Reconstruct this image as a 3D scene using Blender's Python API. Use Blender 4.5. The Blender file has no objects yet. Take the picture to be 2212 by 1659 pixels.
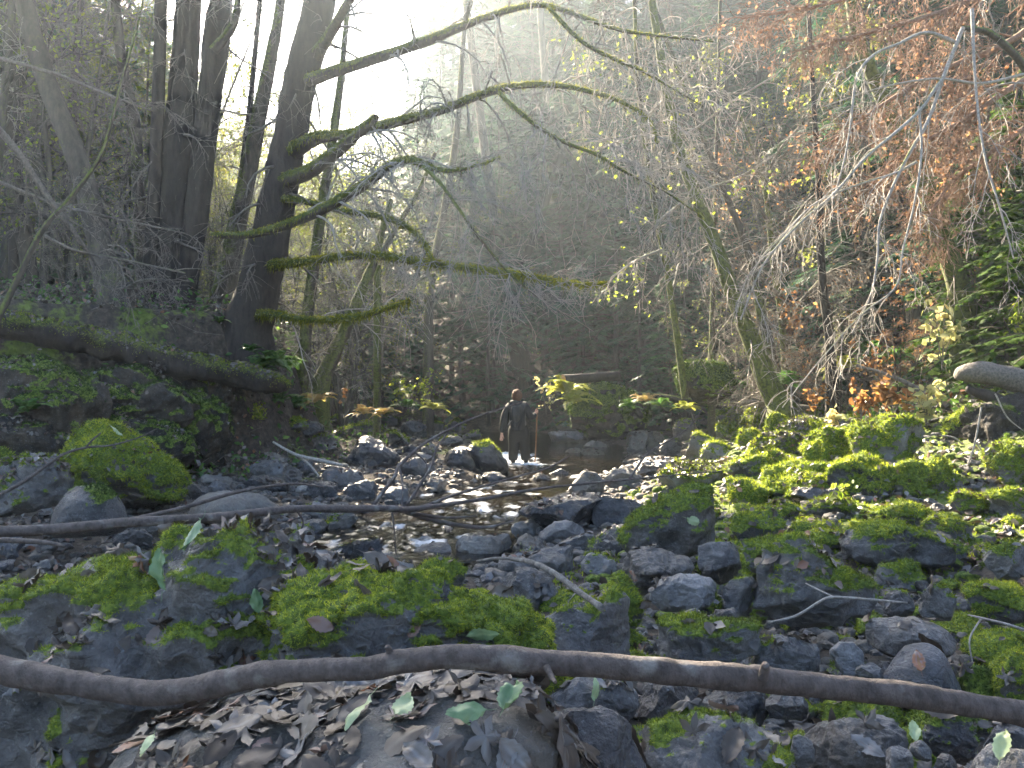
import bpy, math, random
import numpy as np
from mathutils import Vector
rnd = random.Random(7)
RS = np.random.RandomState
C = bpy.context.scene.collection
# ------------------------------------------------------------ camera, light, exposure
CAM_Z = 1.75
F = 1878.0                     # focal length in units of a 2212 px wide picture
cam_d = bpy.data.cameras.new('camera'); cam = bpy.data.objects.new('camera', cam_d); C.objects.link(cam)
cam.location = (0, 0, CAM_Z); cam.rotation_euler = (math.radians(90), 0, 0)
cam_d.sensor_width = 36; cam_d.lens = F/2212*36; cam_d.shift_y = 5.5/2212
cam_d.clip_start = 0.05; cam_d.clip_end = 600
bpy.context.scene.camera = cam
SUN_AZ, SUN_EL = -26.0, 34.0   # degrees, azimuth from +Y (negative = left)
sa, se = math.radians(SUN_AZ), math.radians(SUN_EL)
SDIR = Vector((math.sin(sa)*math.cos(se), math.cos(sa)*math.cos(se), math.sin(se)))
world = bpy.data.worlds.new('World'); bpy.context.scene.world = world; world.use_nodes = True
wn = world.node_tree; wn.nodes.clear()
sky = wn.nodes.new('ShaderNodeTexSky'); sky.sky_type = 'NISHITA'; sky.sun_disc = False
sky.sun_elevation = se; sky.sun_rotation = sa
sky.air_density = 1.0; sky.dust_density = 2.0; sky.ozone_density = 1.0
bg = wn.nodes.new('ShaderNodeBackground'); bg.inputs['Strength'].default_value = 0.055
wo = wn.nodes.new('ShaderNodeOutputWorld')
wn.links.new(sky.outputs[0], bg.inputs[0]); wn.links.new(bg.outputs[0], wo.inputs[0])
sun_d = bpy.data.lights.new('sun', 'SUN'); sun_d.energy = 5.0; sun_d.angle = math.radians(0.6); sun_d.color = (1.0, 0.84, 0.62)
sun = bpy.data.objects.new('sun', sun_d); C.objects.link(sun)
sun.rotation_euler = SDIR.to_track_quat('Z', 'Y').to_euler(); sun.location = (-12, 25, 40)
sc = bpy.context.scene
sc.view_settings.view_transform = 'Standard'; sc.view_settings.look = 'None'
sc.view_settings.exposure = 3.5; sc.view_settings.gamma = 1.0
sc.render.engine = 'CYCLES'
cy = sc.cycles
cy.use_denoising = True; cy.denoiser = 'OPENIMAGEDENOISE'
cy.max_bounces = 6; cy.diffuse_bounces = 3; cy.glossy_bounces = 2; cy.transmission_bounces = 3; cy.volume_bounces = 0
cy.transparent_max_bounces = 6; cy.sample_clamp_indirect = 4; cy.use_adaptive_sampling = True; cy.adaptive_threshold = 0.03
cy.caustics_reflective = False; cy.caustics_refractive = False

def P(x, y, d):
    """picture position (2212x1659) at distance d along the view -> world"""
    return np.array([(x-1106)/F*d, d, CAM_Z-(y-835)/F*d])

# ------------------------------------------------------------ noise
def _h(i, j, k, s):
    n = (i*374761393 + j*668265263 + k*1274126177 + s*362437) & 0x7fffffff
    n = ((n ^ (n >> 13))*1274126177) & 0x7fffffff
    n = ((n ^ (n >> 16))*668265263) & 0x7fffffff
    return (n & 0xffff)/65535.0*2-1
def noise(p, s=0):
    p = np.asarray(p, float)
    f = np.floor(p).astype(np.int64); t = p-f; t = t*t*(3-2*t)
    r = 0
    for a in (0, 1):
        for b in (0, 1):
            for c in (0, 1):
                w = (t[..., 0] if a else 1-t[..., 0])*(t[..., 1] if b else 1-t[..., 1])*(t[..., 2] if c else 1-t[..., 2])
                r = r+w*_h(f[..., 0]+a, f[..., 1]+b, f[..., 2]+c, s)
    return r
def fbm(p, o=4, s=0, g=0.5):
    p = np.asarray(p, float)
    r = 0; a = 1; n = 0
    for i in range(o):
        r = r+a*noise(p*(2.03**i)+i*17.3, s+i); n += a; a *= g
    return r/n
def sstep(a, b, x):
    t = np.clip((x-a)/(b-a), 0, 1); return t*t*(3-2*t)

# ------------------------------------------------------------ mesh helpers
class Geo:
    """collects vertices / faces; quads and triangles together"""
    def __init__(s): s.v = []; s.lt = []; s.lv = []; s.mi = []; s.a = []; s.n = 0; s.lt_n = 0
    def add(s, v, f, mi=0, a=0.5):
        v = np.asarray(v, np.float32).reshape(-1, 3); f = np.asarray(f, np.int64)
        if not len(f): return
        s.v.append(v); s.lv.append((f+s.n).ravel()); s.lt.append(np.full(len(f), f.shape[1])); s.mi.append(np.full(len(f), mi))
        s.a.append(np.full(len(v), a) if np.isscalar(a) else np.asarray(a).ravel()); s.n += len(v)
    def arr(s): return np.concatenate(s.v)
    def mesh(s, name, mats, smooth=True):
        me = bpy.data.meshes.new(name)
        v = np.concatenate(s.v); lv = np.concatenate(s.lv).astype(np.int32); lt = np.concatenate(s.lt).astype(np.int32)
        me.vertices.add(len(v)); me.vertices.foreach_set('co', v.ravel())
        me.loops.add(len(lv)); me.loops.foreach_set('vertex_index', lv)
        ls = np.zeros(len(lt), np.int32); ls[1:] = np.cumsum(lt)[:-1]
        me.polygons.add(len(lt)); me.polygons.foreach_set('loop_start', ls); me.polygons.foreach_set('loop_total', lt)
        me.polygons.foreach_set('material_index', np.concatenate(s.mi).astype(np.int32))
        me.update(calc_edges=True)
        me.polygons.foreach_set('use_smooth', np.full(len(lt), bool(smooth)))
        at = me.attributes.new('v', 'FLOAT', 'POINT'); at.data.foreach_set('value', np.concatenate(s.a).astype(np.float32))
        for m in (mats if isinstance(mats, (list, tuple)) else [mats]): me.materials.append(m)
        return me
def link(name, data, parent=None, loc=None):
    o = bpy.data.objects.new(name, data); C.objects.link(o)
    if parent: o.parent = parent
    if loc is not None: o.location = tuple(loc)
    return o
def tag(o, label=None, cat=None, group=None, kind=None):
    if label: o['label'] = label
    if cat: o['category'] = cat
    if group: o['group'] = group
    if kind: o['kind'] = kind
    return o
USED = {}
def uniq(label):
    """True when no other thing carries this label yet"""
    if label in USED: return False
    USED[label] = 1; return True

_ico = {}
def ico(n):
    if n in _ico: return _ico[n]
    t = (1+5**.5)/2
    v = np.array([(-1,t,0),(1,t,0),(-1,-t,0),(1,-t,0),(0,-1,t),(0,1,t),(0,-1,-t),(0,1,-t),(t,0,-1),(t,0,1),(-t,0,-1),(-t,0,1)], float)
    f = np.array([(0,11,5),(0,5,1),(0,1,7),(0,7,10),(0,10,11),(1,5,9),(5,11,4),(11,10,2),(10,7,6),(7,1,8),(3,9,4),(3,4,2),(3,2,6),(3,6,8),(3,8,9),(4,9,5),(2,4,11),(6,2,10),(8,6,7),(9,8,1)])
    v /= np.linalg.norm(v, axis=1)[:, None]
    for _ in range(n):
        e = np.sort(np.concatenate([f[:, [0,1]], f[:, [1,2]], f[:, [2,0]]]), 1)
        u, inv = np.unique(e, axis=0, return_inverse=True); inv = inv.ravel()
        m = (v[u[:, 0]]+v[u[:, 1]]); m /= np.linalg.norm(m, axis=1)[:, None]
        k = len(f); a, b, c = inv[:k]+len(v), inv[k:2*k]+len(v), inv[2*k:]+len(v)
        f = np.concatenate([np.stack([f[:,0],a,c],1), np.stack([f[:,1],b,a],1), np.stack([f[:,2],c,b],1), np.stack([a,b,c],1)])
        v = np.concatenate([v, m])
    _ico[n] = (v, f); return _ico[n]
def vnormals(v, f):
    n = np.zeros_like(v); fn = np.cross(v[f[:,1]]-v[f[:,0]], v[f[:,2]]-v[f[:,0]])
    for i in range(3): np.add.at(n, f[:, i], fn)
    return n/(np.linalg.norm(n, axis=1)[:, None]+1e-12)
def nrm(a): return a/(np.linalg.norm(a, axis=-1, keepdims=True)+1e-12)

def tubes(P_, R_, n=4, seed=0, rough=0.0, rs=8.0):
    """T tubes of K points -> verts, quads.  P_ (T,K,3)  R_ (T,K)"""
    P_ = np.asarray(P_, float); R_ = np.asarray(R_, float)
    if P_.ndim == 2: P_ = P_[None]; R_ = R_[None]
    T, K, _ = P_.shape
    t = np.gradient(P_, axis=1); t = nrm(t)
    ref = np.zeros((T, 1, 3)); m = np.abs(nrm(P_[:, -1]-P_[:, 0]))
    ref[np.arange(T), 0, np.argmin(m, axis=1)] = 1
    a = nrm(np.cross(t, ref)); b = np.cross(t, a)
    th = np.linspace(0, 2*math.pi, n, endpoint=False)
    ring = a[:, :, None, :]*np.cos(th)[None, None, :, None]+b[:, :, None, :]*np.sin(th)[None, None, :, None]
    r = R_[:, :, None]*np.ones((1, 1, n))
    if rough:
        q = P_[:, :, None, :]+ring*R_[:, :, None, None]
        r = r*(1+rough*fbm(q*rs, 4, seed))
    v = P_[:, :, None, :]+ring*r[..., None]
    i = np.arange(T)[:, None, None]*K*n; k = np.arange(K-1)[None, :, None]*n; j = np.arange(n)[None, None, :]; j2 = (j+1) % n
    f = np.stack([i+k+j, i+k+j2, i+k+n+j2, i+k+n+j], -1).reshape(-1, 4)
    return v.reshape(-1, 3), f
def resample(pts, K, smooth=True):
    """Catmull-Rom through pts (M,D) -> K points"""
    p = np.asarray(pts, float); M = len(p)
    q = np.concatenate([2*p[:1]-p[1:2], p, 2*p[-1:]-p[-2:-1]])
    u = np.linspace(0, M-1-1e-6, K); i = u.astype(int); t = (u-i)[:, None]
    a, b, c, d = q[i], q[i+1], q[i+2], q[i+3]
    return 0.5*((2*b)+(c-a)*t+(2*a-5*b+4*c-d)*t*t+(3*b-a-3*c+d)*t**3)
def grow(P_, R_, per, ln, ang, K=5, droop=0.0, wig=0.25, seed=0, t0=0.25, t1=1.0, rr=0.55, rmin=0.003, up=0.0, taper=0.3):
    """children of T parent tubes: per children each"""
    r = RS(seed); T, Kp, _ = P_.shape
    t = t0+(t1-t0)*((np.arange(per)[None, :]+r.rand(T, per))/per)
    u = t*(Kp-1); i = np.clip(u.astype(int), 0, Kp-2); w = (u-i)[..., None]
    ti = np.arange(T)[:, None]
    base = P_[ti, i]*(1-w)+P_[ti, i+1]*w; rad = R_[ti, i]*(1-w[..., 0])+R_[ti, i+1]*w[..., 0]
    tan = nrm(P_[ti, i+1]-P_[ti, i])
    rv = nrm(r.randn(T, per, 3)); side = nrm(np.cross(tan, rv))
    a = np.radians(ang[0]+(ang[1]-ang[0])*r.rand(T, per))[..., None]
    d = nrm(tan*np.cos(a)+side*np.sin(a)); d[..., 2] += up; d = nrm(d)
    L = (ln[0]+(ln[1]-ln[0])*r.rand(T, per))*(1.15-0.6*t)
    d = d.reshape(-1, 3); base = base.reshape(-1, 3); L = L.reshape(-1); rad = rad.reshape(-1)
    N = len(d); pts = [base]; cur = base
    for k in range(1, K):
        d = nrm(d+r.randn(N, 3)*wig+np.array([0, 0, -droop])*(k/K))
        cur = cur+d*(L/(K-1))[:, None]; pts.append(cur)
    Pn = np.stack(pts, 1); r0 = np.maximum(rad*rr, rmin)
    Rn = r0[:, None]*np.linspace(1, taper, K)[None]; Rn = np.maximum(Rn, rmin*0.6)
    return Pn, Rn

def leafquads(pos, size, seed=0, nz=0.0, norm=None, asp=0.6, fold=0.25):
    """N leaves as 2 folded triangles pairs (6 verts: stem, 2 left, 2 right, tip)"""
    r = RS(seed); N = len(pos)
    n = nrm(r.randn(N, 3)+np.array([0, 0, nz])) if norm is None else nrm(norm+r.randn(N, 3)*0.35)
    d = nrm(np.cross(n, nrm(r.randn(N, 3)))); s = np.cross(n, d)
    sz = (size[0]+(size[1]-size[0])*r.rand(N))[:, None]
    w = sz*asp*0.5; c = fold*sz*0.5*r.rand(N, 1)
    V = np.stack([pos-d*sz*0.5, pos-d*sz*0.1-s*w+n*c, pos+d*sz*0.25-s*w*0.7+n*c, pos+d*sz*0.5, pos+d*sz*0.25+s*w*0.7+n*c, pos-d*sz*0.1+s*w+n*c], 1)
    f = np.array([(0, 3, 2, 1), (0, 5, 4, 3)])[None]+(np.arange(N)*6)[:, None, None]
    a = np.repeat(r.rand(N), 6)
    return V.reshape(-1, 3), f.reshape(-1, 4), a
def blades(pos, norm, h, w, seed=0, spread=0.7, droop=0.2, val=None):
    r = RS(seed); N = len(pos)
    d = nrm(norm+r.randn(N, 3)*spread+np.array([0, 0, -droop])); s = nrm(np.cross(d, r.randn(N, 3)))
    hh = (h*(0.5+r.rand(N)))[:, None]; ww = (w*(0.6+0.8*r.rand(N)))[:, None]
    V = np.stack([pos-s*ww*0.5, pos+s*ww*0.5, pos+d*hh], 1).reshape(-1, 3)
    f = np.arange(N*3).reshape(-1, 3)
    return V, f, np.repeat(r.rand(N) if val is None else val, 3)
def sample(v, f, n, w=None, seed=0):
    """n random points on triangles, weight per vertex w"""
    r = RS(seed); a = v[f[:, 0]]; b = v[f[:, 1]]; c = v[f[:, 2]]
    fn = np.cross(b-a, c-a); ar = np.linalg.norm(fn, axis=1)*0.5
    if w is not None: ar = ar*w[f].mean(1)
    if ar.sum() <= 0: return np.zeros((0, 3)), np.zeros((0, 3)), np.zeros(0, int)
    i = r.choice(len(f), n, p=ar/ar.sum()); u, t = r.rand(n, 1), r.rand(n, 1); m = (u+t) > 1; u = np.where(m, 1-u, u); t = np.where(m, 1-t, t)
    return a[i]+(b[i]-a[i])*u+(c[i]-a[i])*t, nrm(fn[i]), i

# ------------------------------------------------------------ materials
def mat(name):
    m = bpy.data.materials.new(name); m.use_nodes = True; nt = m.node_tree; nt.nodes.clear()
    out = nt.nodes.new('ShaderNodeOutputMaterial')
    def N(t, ins=None, **kw):
        n = nt.nodes.new(t)
        for k, v in kw.items(): setattr(n, k, v)
        for k, v in (ins or {}).items():
            if hasattr(v, 'is_output'): nt.links.new(v, n.inputs[k])
            elif isinstance(v, bpy.types.Node): nt.links.new(v.outputs[0], n.inputs[k])
            else: n.inputs[k].default_value = v
        return n
    return m, nt, N, out
def col3(c): return (c[0], c[1], c[2], 1)
def ramp(N, fac, stops):
    r = N('ShaderNodeValToRGB', {0: fac}); e = r.color_ramp.elements
    while len(e) < len(stops): e.new(0.5)
    for i, (p, c) in enumerate(stops): e[i].position = p; e[i].color = col3(c) if not np.isscalar(c) else (c, c, c, 1)
    return r
def mixc(N, fac, a, b, bt='MIX'):
    n = N('ShaderNodeMix', None, data_type='RGBA', blend_type=bt)
    nt = n.id_data
    for k, v in ((0, fac), (6, a), (7, b)):
        if isinstance(v, bpy.types.Node): nt.links.new(v.outputs[0], n.inputs[k])
        elif hasattr(v, 'is_output'): nt.links.new(v, n.inputs[k])
        else: n.inputs[k].default_value = v if k == 0 else col3(v)
    return n.outputs[2]
def mathn(N, op, a, b=0.0, c=None):
    n = N('ShaderNodeMath', None, operation=op); nt = n.id_data
    for k, v in ((0, a), (1, b)):
        if isinstance(v, bpy.types.Node): nt.links.new(v.outputs[0], n.inputs[k])
        elif hasattr(v, 'is_output'): nt.links.new(v, n.inputs[k])
        else: n.inputs[k].default_value = v
    if op == 'MULTIPLY_ADD' and c is not None: n.inputs[2].default_value = c
    n.use_clamp = False
    return n.outputs[0]

def stone_mat(name, dark=(0.023, 0.023, 0.025), light=(0.165, 0.162, 0.165), rough=(0.24, 0.55), brown=0.3):
    m, nt, N, out = mat(name)
    tc = N('ShaderNodeNewGeometry'); pos = tc.outputs['Position']
    oi = N('ShaderNodeObjectInfo')
    n1 = N('ShaderNodeTexNoise', {'Vector': pos, 'Scale': 4.0, 'Detail': 8.0, 'Roughness': 0.62})
    n2 = N('ShaderNodeTexNoise', {'Vector': pos, 'Scale': 26.0, 'Detail': 6.0, 'Roughness': 0.7})
    n3 = N('ShaderNodeTexVoronoi', {'Vector': pos, 'Scale': 13.0}, feature='DISTANCE_TO_EDGE')
    s = mathn(N, 'ADD', mathn(N, 'MULTIPLY', n1.outputs[0], 0.65), mathn(N, 'MULTIPLY', n2.outputs[0], 0.4))
    s = mathn(N, 'ADD', s, mathn(N, 'MULTIPLY', mathn(N, 'SUBTRACT', oi.outputs['Random'], 0.5), 0.26))
    base = ramp(N, s, [(0.34, dark), (0.52, tuple((a+b)/2.1 for a, b in zip(dark, light))), (0.68, light), (0.80, tuple(c*1.7 for c in light))])
    br = N('ShaderNodeTexNoise', {'Vector': pos, 'Scale': 2.3, 'Detail': 4.0})
    c = mixc(N, mathn(N, 'MULTIPLY', ramp(N, br.outputs[0], [(0.5, 0.0), (0.65, 1.0)]).outputs[0], brown), base, (0.10, 0.075, 0.05))
    spot = N('ShaderNodeTexNoise', {'Vector': pos, 'Scale': 60.0, 'Detail': 3.0})
    c = mixc(N, mathn(N, 'MULTIPLY', ramp(N, spot.outputs[0], [(0.62, 0.0), (0.70, 1.0)]).outputs[0], 0.35), c, (0.30, 0.32, 0.34))
    # moss where the mesh says so
    at = N('ShaderNodeAttribute', None, attribute_name='v')
    mn = N('ShaderNodeTexNoise', {'Vector': pos, 'Scale': 45.0, 'Detail': 5.0})
    mc = ramp(N, mn.outputs[0], [(0.3, (0.03, 0.045, 0.008)), (0.5, (0.09, 0.135, 0.016)), (0.7, (0.19, 0.24, 0.03))])
    mf = ramp(N, mathn(N, 'ADD', at.outputs['Fac'], mathn(N, 'MULTIPLY', mathn(N, 'SUBTRACT', mn.outputs[0], 0.5), 0.5)), [(0.42, 0.0), (0.52, 1.0)])
    c = mixc(N, mf.outputs[0], c, mc)
    bsdf = N('ShaderNodeBsdfPrincipled', {'Base Color': c})
    rg = ramp(N, n1.outputs[0], [(0.3, rough[0]), (0.7, rough[1])])
    rr = N('ShaderNodeMix', {0: mf.outputs[0], 2: rg.outputs[0], 3: 0.95})
    nt.links.new(rr.outputs[0], bsdf.inputs['Roughness'])
    hgt = mathn(N, 'ADD', mathn(N, 'MULTIPLY', n1.outputs[0], 1.0), mathn(N, 'MULTIPLY', n2.outputs[0], 0.45))
    n5 = N('ShaderNodeTexNoise', {'Vector': pos, 'Scale': 90.0, 'Detail': 4.0, 'Roughness': 0.7}); hgt = mathn(N, 'ADD', hgt, mathn(N, 'MULTIPLY', n5.outputs[0], 0.12))
    hgt = mathn(N, 'ADD', hgt, mathn(N, 'MULTIPLY', ramp(N, n3.outputs['Distance'], [(0.0, 0.0), (0.06, 1.0)]).outputs[0], 0.05))
    b = N('ShaderNodeBump', {'Height': hgt, 'Strength': 0.9, 'Distance': 0.06})
    nt.links.new(b.outputs[0], bsdf.inputs['Normal']); nt.links.new(bsdf.outputs[0], out.inputs[0])
    return m
def leafy_mat(name, stops, trans=0.45, rough=0.6, vary=True, spec=0.3, lift=1.0):
    """thin leaf / moss / needle: colour by the per-leaf value, some light passes through"""
    m, nt, N, out = mat(name)
    at = N('ShaderNodeAttribute', None, attribute_name='v')
    f = at.outputs['Fac']
    if vary:
        oi = N('ShaderNodeObjectInfo')
        f = mathn(N, 'ADD', mathn(N, 'MULTIPLY', f, 0.8), mathn(N, 'MULTIPLY', oi.outputs['Random'], 0.2))
    c = ramp(N, f, stops)
    p = N('ShaderNodeBsdfPrincipled', {'Base Color': c.outputs[0], 'Roughness': rough})
    p.inputs['Specular IOR Level'].default_value = spec
    t = N('ShaderNodeBsdfTranslucent', {'Color': c.outputs[0]})
    if lift != 1.0:
        g = N('ShaderNodeMixRGB', {0: 1.0, 1: c.outputs[0], 2: (lift, lift, lift*0.8, 1)}, blend_type='MULTIPLY'); nt.links.new(g.outputs[0], t.inputs[0])
    x = N('ShaderNodeMixShader', {0: trans, 1: p.outputs[0], 2: t.outputs[0]})
    nt.links.new(x.outputs[0], out.inputs[0]); return m
def bark_mat(name, dark, light, moss=0.5, scale=14.0, pale=0.0):
    m, nt, N, out = mat(name)
    g = N('ShaderNodeNewGeometry'); pos = g.outputs['Position']
    mp = N('ShaderNodeMapping', {'Vector': pos}); mp.inputs['Scale'].default_value = (1, 1, 0.3) if scale < 20 else (1.2, .9, .9)
    n1 = N('ShaderNodeTexNoise', {'Vector': mp.outputs[0], 'Scale': scale, 'Detail': 8.0, 'Roughness': 0.7})
    n2 = N('ShaderNodeTexNoise', {'Vector': pos, 'Scale': 3.0 if scale < 20 else 9.0, 'Detail': 5.0})
    c = ramp(N, n1.outputs[0], [(0.3, dark), (0.65, light)]).outputs[0]
    if pale: c = mixc(N, mathn(N, 'MULTIPLY', ramp(N, n2.outputs[0], [(0.58, 0.0), (0.66, 1.0)]).outputs[0], pale), c, (0.28, 0.27, 0.25))
    at = N('ShaderNodeAttribute', None, attribute_name='v')
    mn = N('ShaderNodeTexNoise', {'Vector': pos, 'Scale': 22.0, 'Detail': 5.0})
    mc = ramp(N, mn.outputs[0], [(0.3, (0.03, 0.04, 0.008)), (0.6, (0.10, 0.12, 0.02))])
    mf = ramp(N, mathn(N, 'ADD', at.outputs['Fac'], mathn(N, 'MULTIPLY', mathn(N, 'SUBTRACT', mn.outputs[0], 0.5), 0.6)), [(0.75-moss*0.5, 0.0), (0.95-moss*0.5, 1.0)])
    c = mixc(N, mf.outputs[0], c, mc)
    b = N('ShaderNodeBsdfPrincipled', {'Base Color': c, 'Roughness': 0.85})
    bp = N('ShaderNodeBump', {'Height': n1.outputs[0], 'Strength': 0.8, 'Distance': 0.03}); nt.links.new(bp.outputs[0], b.inputs['Normal'])
    nt.links.new(b.outputs[0], out.inputs[0]); return m
def plain_mat(name, c, rough=0.7, noise_amt=0.25, scale=30.0, metal=0.0, sheen=0.0):
    m, nt, N, out = mat(name)
    g = N('ShaderNodeNewGeometry')
    n = N('ShaderNodeTexNoise', {'Vector': g.outputs['Position'], 'Scale': scale, 'Detail': 4.0})
    cc = ramp(N, n.outputs[0], [(0.3, tuple(x*(1-noise_amt) for x in c)), (0.7, tuple(min(1, x*(1+noise_amt)) for x in c))])
    b = N('ShaderNodeBsdfPrincipled', {'Base Color': cc.outputs[0], 'Roughness': rough, 'Metallic': metal})
    bp = N('ShaderNodeBump', {'Height': n.outputs[0], 'Strength': 0.3, 'Distance': 0.01}); nt.links.new(bp.outputs[0], b.inputs['Normal'])
    nt.links.new(b.outputs[0], out.inputs[0]); return m

M_stone = stone_mat('grey_stone')
M_stone2 = stone_mat('warm_stone', (0.06, 0.058, 0.055), (0.20, 0.19, 0.175), (0.55, 0.85), 0.5)
M_stoned = stone_mat('dark_wet_stone', (0.018, 0.019, 0.022), (0.078, 0.080, 0.090), (0.18, 0.42), 0.15)
M_moss = leafy_mat('moss', [(0.0, (0.075, 0.065, 0.018)), (0.18, (0.04, 0.065, 0.010)), (0.5, (0.17, 0.225, 0.022)), (1.0, (0.42, 0.43, 0.055))], 0.45, 0.8, lift=1.5)
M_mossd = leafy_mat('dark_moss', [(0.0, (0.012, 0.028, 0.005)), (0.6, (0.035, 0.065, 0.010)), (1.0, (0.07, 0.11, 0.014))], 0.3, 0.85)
M_mossb = leafy_mat('branch_moss', [(0.0, (0.06, 0.07, 0.008)), (0.5, (0.14, 0.15, 0.015)), (1.0, (0.24, 0.24, 0.03))], 0.55, 0.85, lift=1.5)
M_bark = bark_mat('dark_bark', (0.008, 0.006, 0.005), (0.038, 0.028, 0.021), 0.35)
M_barkm = bark_mat('mossy_bark', (0.02, 0.017, 0.013), (0.075, 0.06, 0.045), 0.75)
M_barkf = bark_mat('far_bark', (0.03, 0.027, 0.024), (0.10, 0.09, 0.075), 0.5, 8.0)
M_twig = bark_mat('pale_twig', (0.14, 0.125, 0.11), (0.40, 0.37, 0.33), 0.15, 30.0)
M_twigd = bark_mat('brown_twig', (0.06, 0.052, 0.045), (0.19, 0.165, 0.14), 0.3, 30.0)
M_twigr = bark_mat('reddish_twig', (0.12, 0.07, 0.045), (0.34, 0.20, 0.13), 0.0, 30.0)
M_stick = bark_mat('smooth_stick_bark', (0.03, 0.023, 0.021), (0.12, 0.098, 0.09), 0.0, 26.0, 0.5)
M_wood = plain_mat('cut_wood', (0.42, 0.26, 0.13), 0.8)
M_earth = stone_mat('bank_earth', (0.008, 0.007, 0.006), (0.04, 0.032, 0.025), (0.8, 0.95), 0.5)
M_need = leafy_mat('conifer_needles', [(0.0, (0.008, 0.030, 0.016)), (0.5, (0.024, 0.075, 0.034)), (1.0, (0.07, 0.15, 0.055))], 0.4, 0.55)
M_needl = leafy_mat('sunlit_tint_needles', [(0.0, (0.03, 0.07, 0.012)), (0.5, (0.07, 0.14, 0.02)), (1.0, (0.16, 0.24, 0.03))], 0.4, 0.55)  # lighter copy of the needles, sunlight mixed into the green
M_leafy = leafy_mat('yellow_green_leaves', [(0.0, (0.08, 0.13, 0.02)), (0.6, (0.22, 0.29, 0.04)), (1.0, (0.40, 0.40, 0.07))], 0.6, 0.5, lift=1.4)
M_leafl = leafy_mat('olive_leaves', [(0.0, (0.06, 0.09, 0.02)), (0.6, (0.16, 0.19, 0.035)), (1.0, (0.30, 0.27, 0.06))], 0.6, 0.5, lift=1.4)
M_leafo = leafy_mat('orange_leaves', [(0.0, (0.14, 0.06, 0.03)), (0.6, (0.31, 0.155, 0.065)), (1.0, (0.46, 0.30, 0.12))], 0.55, 0.6, lift=1.3)
M_litter = leafy_mat('leaf_litter', [(0.0, (0.018, 0.013, 0.010)), (0.3, (0.05, 0.036, 0.026)), (0.6, (0.095, 0.08, 0.068)), (0.78, (0.18, 0.175, 0.175)), (0.9, (0.20, 0.075, 0.03)), (1.0, (0.12, 0.16, 0.05))], 0.15, 0.45, lift=1.0, spec=0.5)
M_fern = leafy_mat('fern_green', [(0.0, (0.03, 0.08, 0.02)), (0.6, (0.08, 0.17, 0.04)), (1.0, (0.18, 0.28, 0.06))], 0.45, 0.5, lift=1.3)
M_fernd = leafy_mat('fern_dry', [(0.0, (0.28, 0.20, 0.06)), (0.5, (0.42, 0.30, 0.12)), (1.0, (0.42, 0.42, 0.12))], 0.5, 0.6, lift=1.2)
# ------------------------------------------------------------ terrain
CY = np.array([-5, 3, 5, 7, 8.5, 10, 12, 15, 18, 20, 25, 30, 36, 45, 60])
CX = np.array([-4, -3.4, -2.9, -2.0, -1.2, -1.1, -0.8, 0.0, 0.9, 1.1, 1.3, 0.6, -2.0, -8.0, -20.])
CW = np.array([.3, .3, .3, .6, 1.0, 1.2, 1.2, 1.0, 1.15, 1.35, 1.9, 2.0, 2.0, 2.0, 2.0])
def H(x, y, detail=True):
    x = np.asarray(x, float); y = np.asarray(y, float)
    cx = np.interp(y, CY, CX); w = np.interp(y, CY, CW)
    d = np.abs(x-cx)-w; right = x > cx
    z = -0.30+0.40*sstep(-0.6, 0.5, d)
    # right bank: rises to a low crest, then the hillside
    zr = 0.95*sstep(0.3, 5.0, d)*sstep(5, 13, y)+0.07*sstep(0, 3, d)*(1-sstep(5, 13, y))+0.50*np.clip(d-5.5, 0, 18)
    # left bank
    zl = 0.20*sstep(0, 3.5, d)
    ex = x-np.interp(y, [5, 12, 13.5, 15, 16, 18, 22, 28, 40], [-12, -9.5, -8.2, -5.6, -4.7, -4.4, -4.6, -6, -16])
    zl = zl+2.85*sstep(0.35, -1.0, ex)*sstep(9, 13, y)+0.16*np.clip(-ex-3, 0, 60)
    z = z+np.where(right, zr, zl)
    # foreground rises to the viewer
    z = z+0.20*sstep(5.6, 3.4, y)-0.75*sstep(-.25, -.7, x)*sstep(2.9, 2.5, y)
    # far: the slope the creek bends away from
    back = np.clip(y-31-0.10*np.clip(-x-4, 0, 30), 0, 100)
    z = z+np.where(back < 3, back*back*0.06, back*0.48-0.9)
    # the sun's gap: a side valley up-left keeps low
    az = np.degrees(np.arctan2(x, np.maximum(y, 1)))
    z = z-back*0.48*0.35*sstep(-6.0, -10, az)*sstep(-27, -21, az)
    if detail:
        q = np.stack([x, y, np.zeros_like(x)], -1)
        z = z+0.10*fbm(q*0.8, 4, 5)*sstep(-0.5, 0.6, d)*(.5+.5*sstep(5, 9, y))+0.05*fbm(q*3.1, 3, 9)+0.5*fbm(q*0.22, 3, 31)*sstep(4.5, 9, d)*sstep(14, 22, y)
    return z
def hit(x, y, dmin=1.3, dmax=80):
    """distance at which the view ray through a picture position meets the terrain"""
    ds = np.exp(np.linspace(math.log(dmin), math.log(dmax), 700))
    p = np.stack([(x-1106)/F*ds, ds], -1); z = CAM_Z-(y-835)/F*ds
    g = np.maximum(H(p[:, 0], p[:, 1]), -.07); k = np.argmax(z <= g)
    return float(ds[k]) if (z <= g).any() else dmax
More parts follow.
